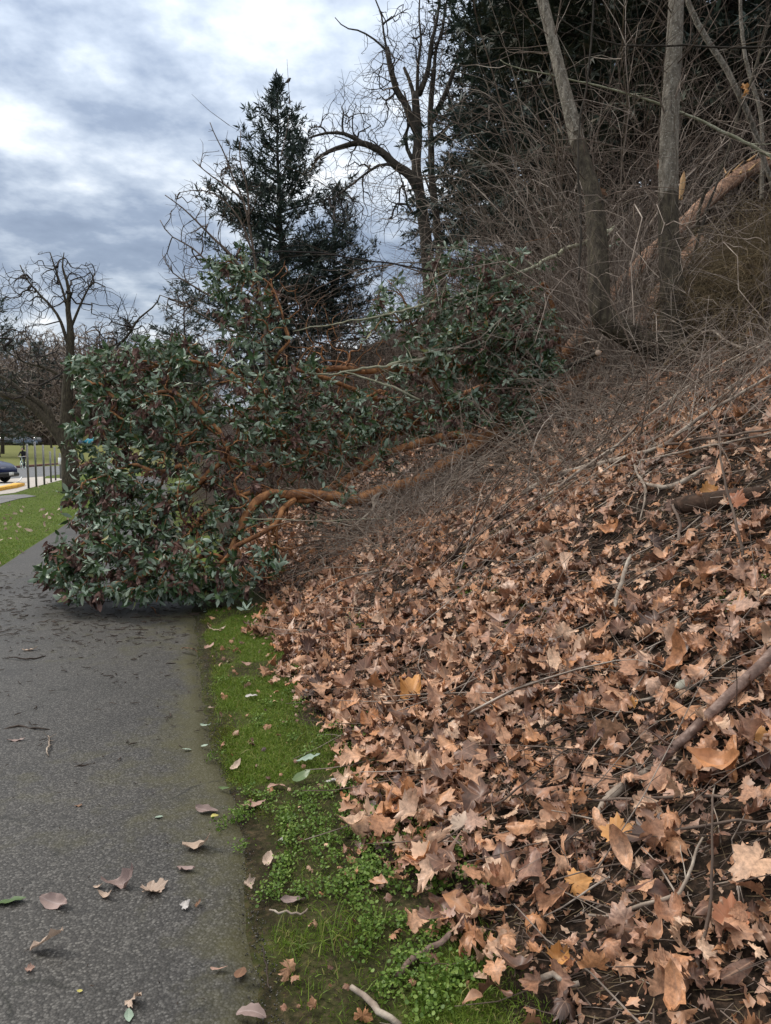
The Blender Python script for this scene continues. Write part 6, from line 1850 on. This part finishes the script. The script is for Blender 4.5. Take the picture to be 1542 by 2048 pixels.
    Vv = []
    for a in u:
        for q in v:
            k = 1 + .10 * sin(3 * q + 1.1) * sin(a) + .06 * cos(2 * a + q)
            Vv.append((k * sin(a) * cos(q) * 26 / F * d, k * sin(a) * sin(q) * 15 / F * d, k * cos(a) * 13 / F * d))
    Q = [[i * 14 + j, (i + 1) * 14 + j, (i + 1) * 14 + (j + 1) % 14, i * 14 + (j + 1) % 14] for i in range(8) for j in range(14)]
    o = link('stone', mk_mesh('stone', np.array(Vv), np.array(Q), True, mats=[MAT['rock']]), None, (p[0], p[1], p[2] + .025)); o.rotation_euler = (.1, -.3, .2)
    tag(o, 'smooth pale grey-green stone lying in the leaf litter', 'stone')


path_debris()

# ------------------------------------------------------------------ street things: posts, cars, cyclist, bird
def posts():
    tops = [888, 884, 890, 903, 894, 906]
    bases = [(57.5, 977), (73, 973.5), (89, 969.5), (102.5, 965), (111.5, 961.5), (121.5, 958)]
    labs = ['grey metal post standing nearest the blue car', 'tall grey metal post second from the blue car', 'dark metal post third from the blue car', 'shortest bare metal post in the row', 'pale metal post beside the shortest bare one', 'metal post carrying a small white marker plate']
    for (b, tp, lab) in zip(bases, tops, labs):
        p = np.r_[flat(*b), 0.0]; d = project(p)[2]
        hgt = (b[1] - tp) / F * d
        t = thing('metal_post', lab, 'post', tuple(p), 'row of metal posts along the pavement')
        tb = TB()
        for dx, dy, sx, sy in ((0, .02, .064, .012), (-.030, -.006, .012, .05), (.030, -.006, .012, .05)):
            tb.box((dx, dy, hgt / 2), (sx, sy, hgt))
        tb.build('post', MAT['galv'], t, False)
        if 'marker' in lab:
            tb = TB(); tb.box((0, -.045, hgt * .69), (.17, .012, hgt * .26)); tb.build('marker_plate', MAT['white'], t, False)


posts()


def loft(sections):
    """sections: list of (x, [(y,z)...]) all the same length -> V, Q with end caps left to the extreme sections"""
    k = len(sections[0][1]); V = []
    for x, pr in sections:
        for yy, zz in pr: V.append((x, yy, zz))
    Q = []
    for i in range(len(sections) - 1):
        for j in range(k):
            Q.append([i * k + j, i * k + (j + 1) % k, (i + 1) * k + (j + 1) % k, (i + 1) * k + j])
    return V, Q, k


def car_parts(t, paint):
    """a compact sport utility car along +x (front), 4.5 m long"""
    def sec(x, w, z0, zb, zt, wt):
        # lower body and shoulder; greenhouse when zt > zb
        return (x, [(-w, z0), (-w - .02, (z0 + zb) / 2), (-w, zb), (-wt, zt), (0, zt + .02), (wt, zt), (w, zb), (w + .02, (z0 + zb) / 2), (w, z0), (0, z0 - .02)])
    S = [sec(-2.25, .62, .45, .8, .82, .6), sec(-2.2, .78, .34, .95, 1.1, .66), sec(-2.0, .86, .28, 1.0, 1.55, .62), sec(-1.2, .89, .26, 1.0, 1.66, .64), sec(-.2, .89, .26, .99, 1.66, .64), sec(.35, .89, .26, .98, 1.56, .64),
         sec(.95, .89, .26, .97, 1.10, .72), sec(1.4, .88, .27, .93, 1.02, .72), sec(1.85, .86, .28, .86, .93, .68), sec(2.12, .78, .30, .74, .80, .60), sec(2.25, .60, .36, .62, .66, .46)]
    V, Q, k = loft(S)
    n = len(V)
    V += [(-2.26, 0, .62), (2.27, 0, .5)]
    me = bpy.data.meshes.new('body')
    faces = Q + [[n, (j + 1) % k, j] for j in range(k)] + [[n + 1, n - k + j, n - k + (j + 1) % k] for j in range(k)]
    me.from_pydata(V, [], faces); me.materials.append(paint); me.update()
    me.polygons.foreach_set('use_smooth', np.ones(len(me.polygons), bool))
    link('body', me, t)
    # windows, slightly proud of the greenhouse
    def quad(name, pts, mat, th=.012, parent=t):
        c = np.mean(pts, 0); nrm = unit(np.cross(np.subtract(pts[1], pts[0]), np.subtract(pts[2], pts[0])))
        out = nrm if np.dot(nrm, c - np.array([0, 0, .8])) > 0 else -nrm
        A = [np.add(p, out * th) for p in pts]; B = [np.add(p, -out * .03) for p in pts]
        q = len(pts)
        m = bpy.data.meshes.new(name)
        m.from_pydata([tuple(v) for v in A + B], [], [list(range(q)), list(range(q, 2 * q))[::-1]] + [[i, (i + 1) % q, (i + 1) % q + q, i + q] for i in range(q)])
        m.materials.append(mat); m.update(); return link(name, m, parent)
    G = MAT['glass_dark']
    quad('windscreen', [(.95, -.66, 1.11), (.95, .66, 1.11), (.40, .58, 1.53), (.40, -.58, 1.53)], G)
    for s in (-1, 1):
        quad('side_window', [(.75, s * .80, 1.07), (-.35, s * .83, 1.07), (-.35, s * .68, 1.55), (.28, s * .69, 1.5)], G)
        quad('side_window', [(-.42, s * .83, 1.07), (-1.75, s * .80, 1.07), (-1.7, s * .69, 1.5), (-.42, s * .68, 1.55)], G)
        quad('headlight', [(2.02, s * .80, .66), (2.18, s * .58, .62), (2.13, s * .56, .76), (1.80, s * .82, .84)], MAT['lamp_glass'], .06)
        quad('tail_light', [(-2.2, s * .76, .95), (-2.2, s * .6, .95), (-2.14, s * .6, 1.15), (-2.14, s * .74, 1.15)], MAT['kerb_red'], .02)
        tb = TB(); tb.box((.72, s * .98, 1.08), (.14, .2, .14)); tb.build('mirror', paint, t, False)
    tb = TB(); tb.add(np.array([(2.02, -.86, .40), (2.24, -.62, .40), (2.31, 0, .40), (2.24, .62, .40), (2.02, .86, .40)]), [.08, .11, .12, .11, .08], 8, cap=True)
    tb.build('bumper', MAT['black_plastic'], t)
    tb = TB()
    for z in (.62, .67, .72): tb.box((2.22 - (z - .62) * .5, 0, z), (.06, .86, .022))
    tb.build('grille', MAT['chrome'], t, False)
    tb = TB(); tb.box((2.42, 0, .44), (.015, .32, .15)); tb.build('number_plate', MAT['white'], t, False)
    for x in (-1.38, 1.38):
        for s in (-1, 1):
            w = TB(); a = np.linspace(0, 2 * pi, 25)
            w.add(np.c_[.24 * np.cos(a), 0 * a, .24 * np.sin(a)], np.full(25, .095), 8)
            wh = w.build('wheel', MAT['rubber'], t); wh.location = (x, s * .80, .33)
            r = TB(); r.add(np.array([(0, -.08, 0), (0, .08, 0)]), [.17, .17], 14, cap=True); r.build('rim', MAT['chrome'], wh)


def cars():
    p = flat(-2, 967)
    t = thing('blue_car', 'dark blue car nosing into view on the near side of the road', 'car', (p[0] - 1.95, p[1] + .9, .012), None, radians(-12))
    car_parts(t, MAT['blue_car'])
    spec = [(20, 893, 150, 'black_car', 'black car parked beyond the far lawn beside the thick trunk', .9), (52, 892.5, 148, 'silver_car', 'silver blue car parked behind the small lawn tree', 1.0), (76, 892, 155, 'black_car', 'dark car parked behind the row of posts', 2.0),
            (157, 893, 146, 'silver_car', 'pale car half hidden next to the cyan car', 1.9), (178, 892, 148, 'cyan_car', 'bright cyan car parked beyond the forked tree', 2.2)]
    for px, py, d, m, lab, rz in spec:
        b = at(px, 895, d); b[2] = float(H(b[0], b[1]))
        t = thing('parked_car', lab, 'car', tuple(b), 'cars parked beyond the far lawn', rz)
        car_parts(t, MAT[m])
    P = [at(px, 900, d)[:2] for px, d in ((-60, 141), (260, 141), (260, 160), (-60, 160))]
    z = max(float(H(*p)) for p in P) + .02
    me = bpy.data.meshes.new('parking_road'); me.from_pydata([(p[0], p[1], float(H(*p)) + .02) for p in P], [], [[0, 1, 2, 3]]); me.materials.append(MAT['concrete'])
    tag(link('parking_road', me), kind='structure')


cars()


def cyclist():
    b = np.r_[flat(46.5, 938), .012]
    d = project(b)[2]
    rz = radians(-78)            # the bicycle's front (+x) points towards the viewer
    bk = thing('bicycle', 'pale mint bicycle ridden along the far side of the road', 'bicycle', tuple(b), None, rz)
    for x in (-.52, .52):
        w = TB(); a = np.linspace(0, 2 * pi, 33)
        w.add(np.c_[.33 * np.cos(a), 0 * a, .33 * np.sin(a)], np.full(33, .024), 6)
        wh = w.build('wheel', MAT['mint'], bk); wh.location = (x, 0, .355)
        s = TB()
        for k in range(10):
            q = k * pi / 5; s.add(np.array([(0, 0, 0), (.32 * cos(q), 0, .32 * sin(q))]), [.006, .005], 3)
        s.build('spokes', MAT['chrome'], wh)
    f = TB()
    for a, c in (((-.12, 0, .34), (.36, 0, .72)), ((-.12, 0, .34), (-.28, 0, .86)), ((-.24, 0, .74), (.34, 0, .82)), ((-.52, 0, .355), (-.12, 0, .34)), ((-.52, 0, .355), (-.24, 0, .74)), ((.33, 0, .92), (.40, 0, .62))):
        f.add(np.array([a, c]), [.028, .028], 7)
    for s in (-.05, .05): f.add(np.array([(.40, s, .64), (.52, s * 1.2, .355)]), [.02, .018], 6)
    f.build('frame', MAT['mint'], bk)
    h = TB(); h.add(np.array([(.24, -.31, 1.03), (.34, -.2, 1.05), (.33, 0, 1.0), (.34, .2, 1.05), (.24, .31, 1.03)]), np.full(5, .018), 6); h.build('handlebar', MAT['white'], bk)
    s = TB(); s.add(np.array([(-.42, 0, .90), (-.32, 0, .91), (-.16, 0, .90)]), [.08, .07, .025], 8, cap=True); s.build('saddle', MAT['black_plastic'], bk)
    c = TB(); c.add(np.array([(-.12, -.09, .34), (-.12, .09, .34)]), [.09, .09], 10, cap=True); c.add(np.array([(-.12, .12, .34), (-.05, .12, .19)]), [.015, .015], 5); c.add(np.array([(-.12, -.12, .34), (-.19, -.12, .49)]), [.015, .015], 5); c.build('crank', MAT['black_plastic'], bk)
    # rider: one skinned body
    pt = thing('person', 'cyclist in black jacket and trousers riding with both hands on the bars', 'person', tuple(b), None, rz)
    V = [(-.26, 0, .96), (-.20, 0, 1.16), (-.12, 0, 1.38), (-.06, 0, 1.47), (-.02, 0, 1.53), (.01, 0, 1.63), (.02, 0, 1.72)]
    R = [.15, .145, .165, .07, .055, .095, .07]
    E = [(0, 1), (1, 2), (2, 3), (3, 4), (4, 5), (5, 6)]
    def chain(start, pts):
        i = start
        for p, r in pts:
            V.append(p); R.append(r); E.append((i, len(V) - 1)); i = len(V) - 1
    for s in (-1, 1):
        chain(2, [((-.09, s * .20, 1.40), .075), ((.03, s * .27, 1.20), .052), ((.20, s * .29, 1.08), .04), ((.26, s * .29, 1.055), .038)])
    chain(0, [((-.22, .10, .93), .11), ((.16, .12, .66), .075), ((-.04, .12, .26), .05), ((.08, .13, .20), .042)])
    chain(0, [((-.22, -.10, .93), .11), ((.20, -.12, .86), .075), ((-.14, -.12, .56), .052), ((-.06, -.13, .50), .042)])
    me = bpy.data.meshes.new('body'); me.from_pydata(V, E, []); me.materials.append(MAT['cloth_black'])
    o = link('body', me, pt)
    m = o.modifiers.new('skin', 'SKIN'); m.use_smooth_shade = True
    sk = me.skin_vertices[0]
    for i, r in enumerate(R): sk.data[i].radius = (r, r)
    sk.data[0].use_root = True
    m = o.modifiers.new('sub', 'SUBSURF'); m.levels = 1; m.render_levels = 1
    # face, hair, hands
    tb = TB(); tb.add(np.array([(.06, 0, 1.54), (.09, 0, 1.60), (.095, 0, 1.66), (.075, 0, 1.70)]), [.05, .072, .07, .04], 10, cap=True); tb.build('face', MAT['skin'], pt)
    tb = TB(); tb.add(np.array([(-.01, 0, 1.66), (0, 0, 1.72), (.0, 0, 1.77), (.0, 0, 1.80)]), [.105, .11, .085, .02], 10, cap=True); tb.build('cap', MAT['cloth_black'], pt)
    for s in (-1, 1):
        tb = TB(); tb.add(np.array([(.24, s * .29, 1.06), (.29, s * .29, 1.05), (.33, s * .28, 1.04)]), [.032, .04, .025], 7, cap=True); tb.build('hand', MAT['skin'], pt)


cyclist()


def bird():
    p = at(577, 160, 40.0)
    # perched on the tip of the tall conifer
    t = thing('bird', 'small dark bird perched on the very top of the tall conifer', 'bird', tuple(at(575, 166, 40.0)))
    tb = TB(); tb.add(np.array([(-.10, 0, .02), (0, 0, .08), (.08, 0, .16), (.12, 0, .22), (.16, 0, .23), (.20, 0, .22)]) , [.03, .085, .085, .055, .05, .008], 9, cap=True); tb.build('body', MAT['black_plastic'], t)
    tb = TB(); tb.add(np.array([(-.08, 0, .04), (-.20, 0, -.06), (-.28, 0, -.12)]), [.03, .035, .03], 5, cap=True); tb.build('tail', MAT['black_plastic'], t)


bird()
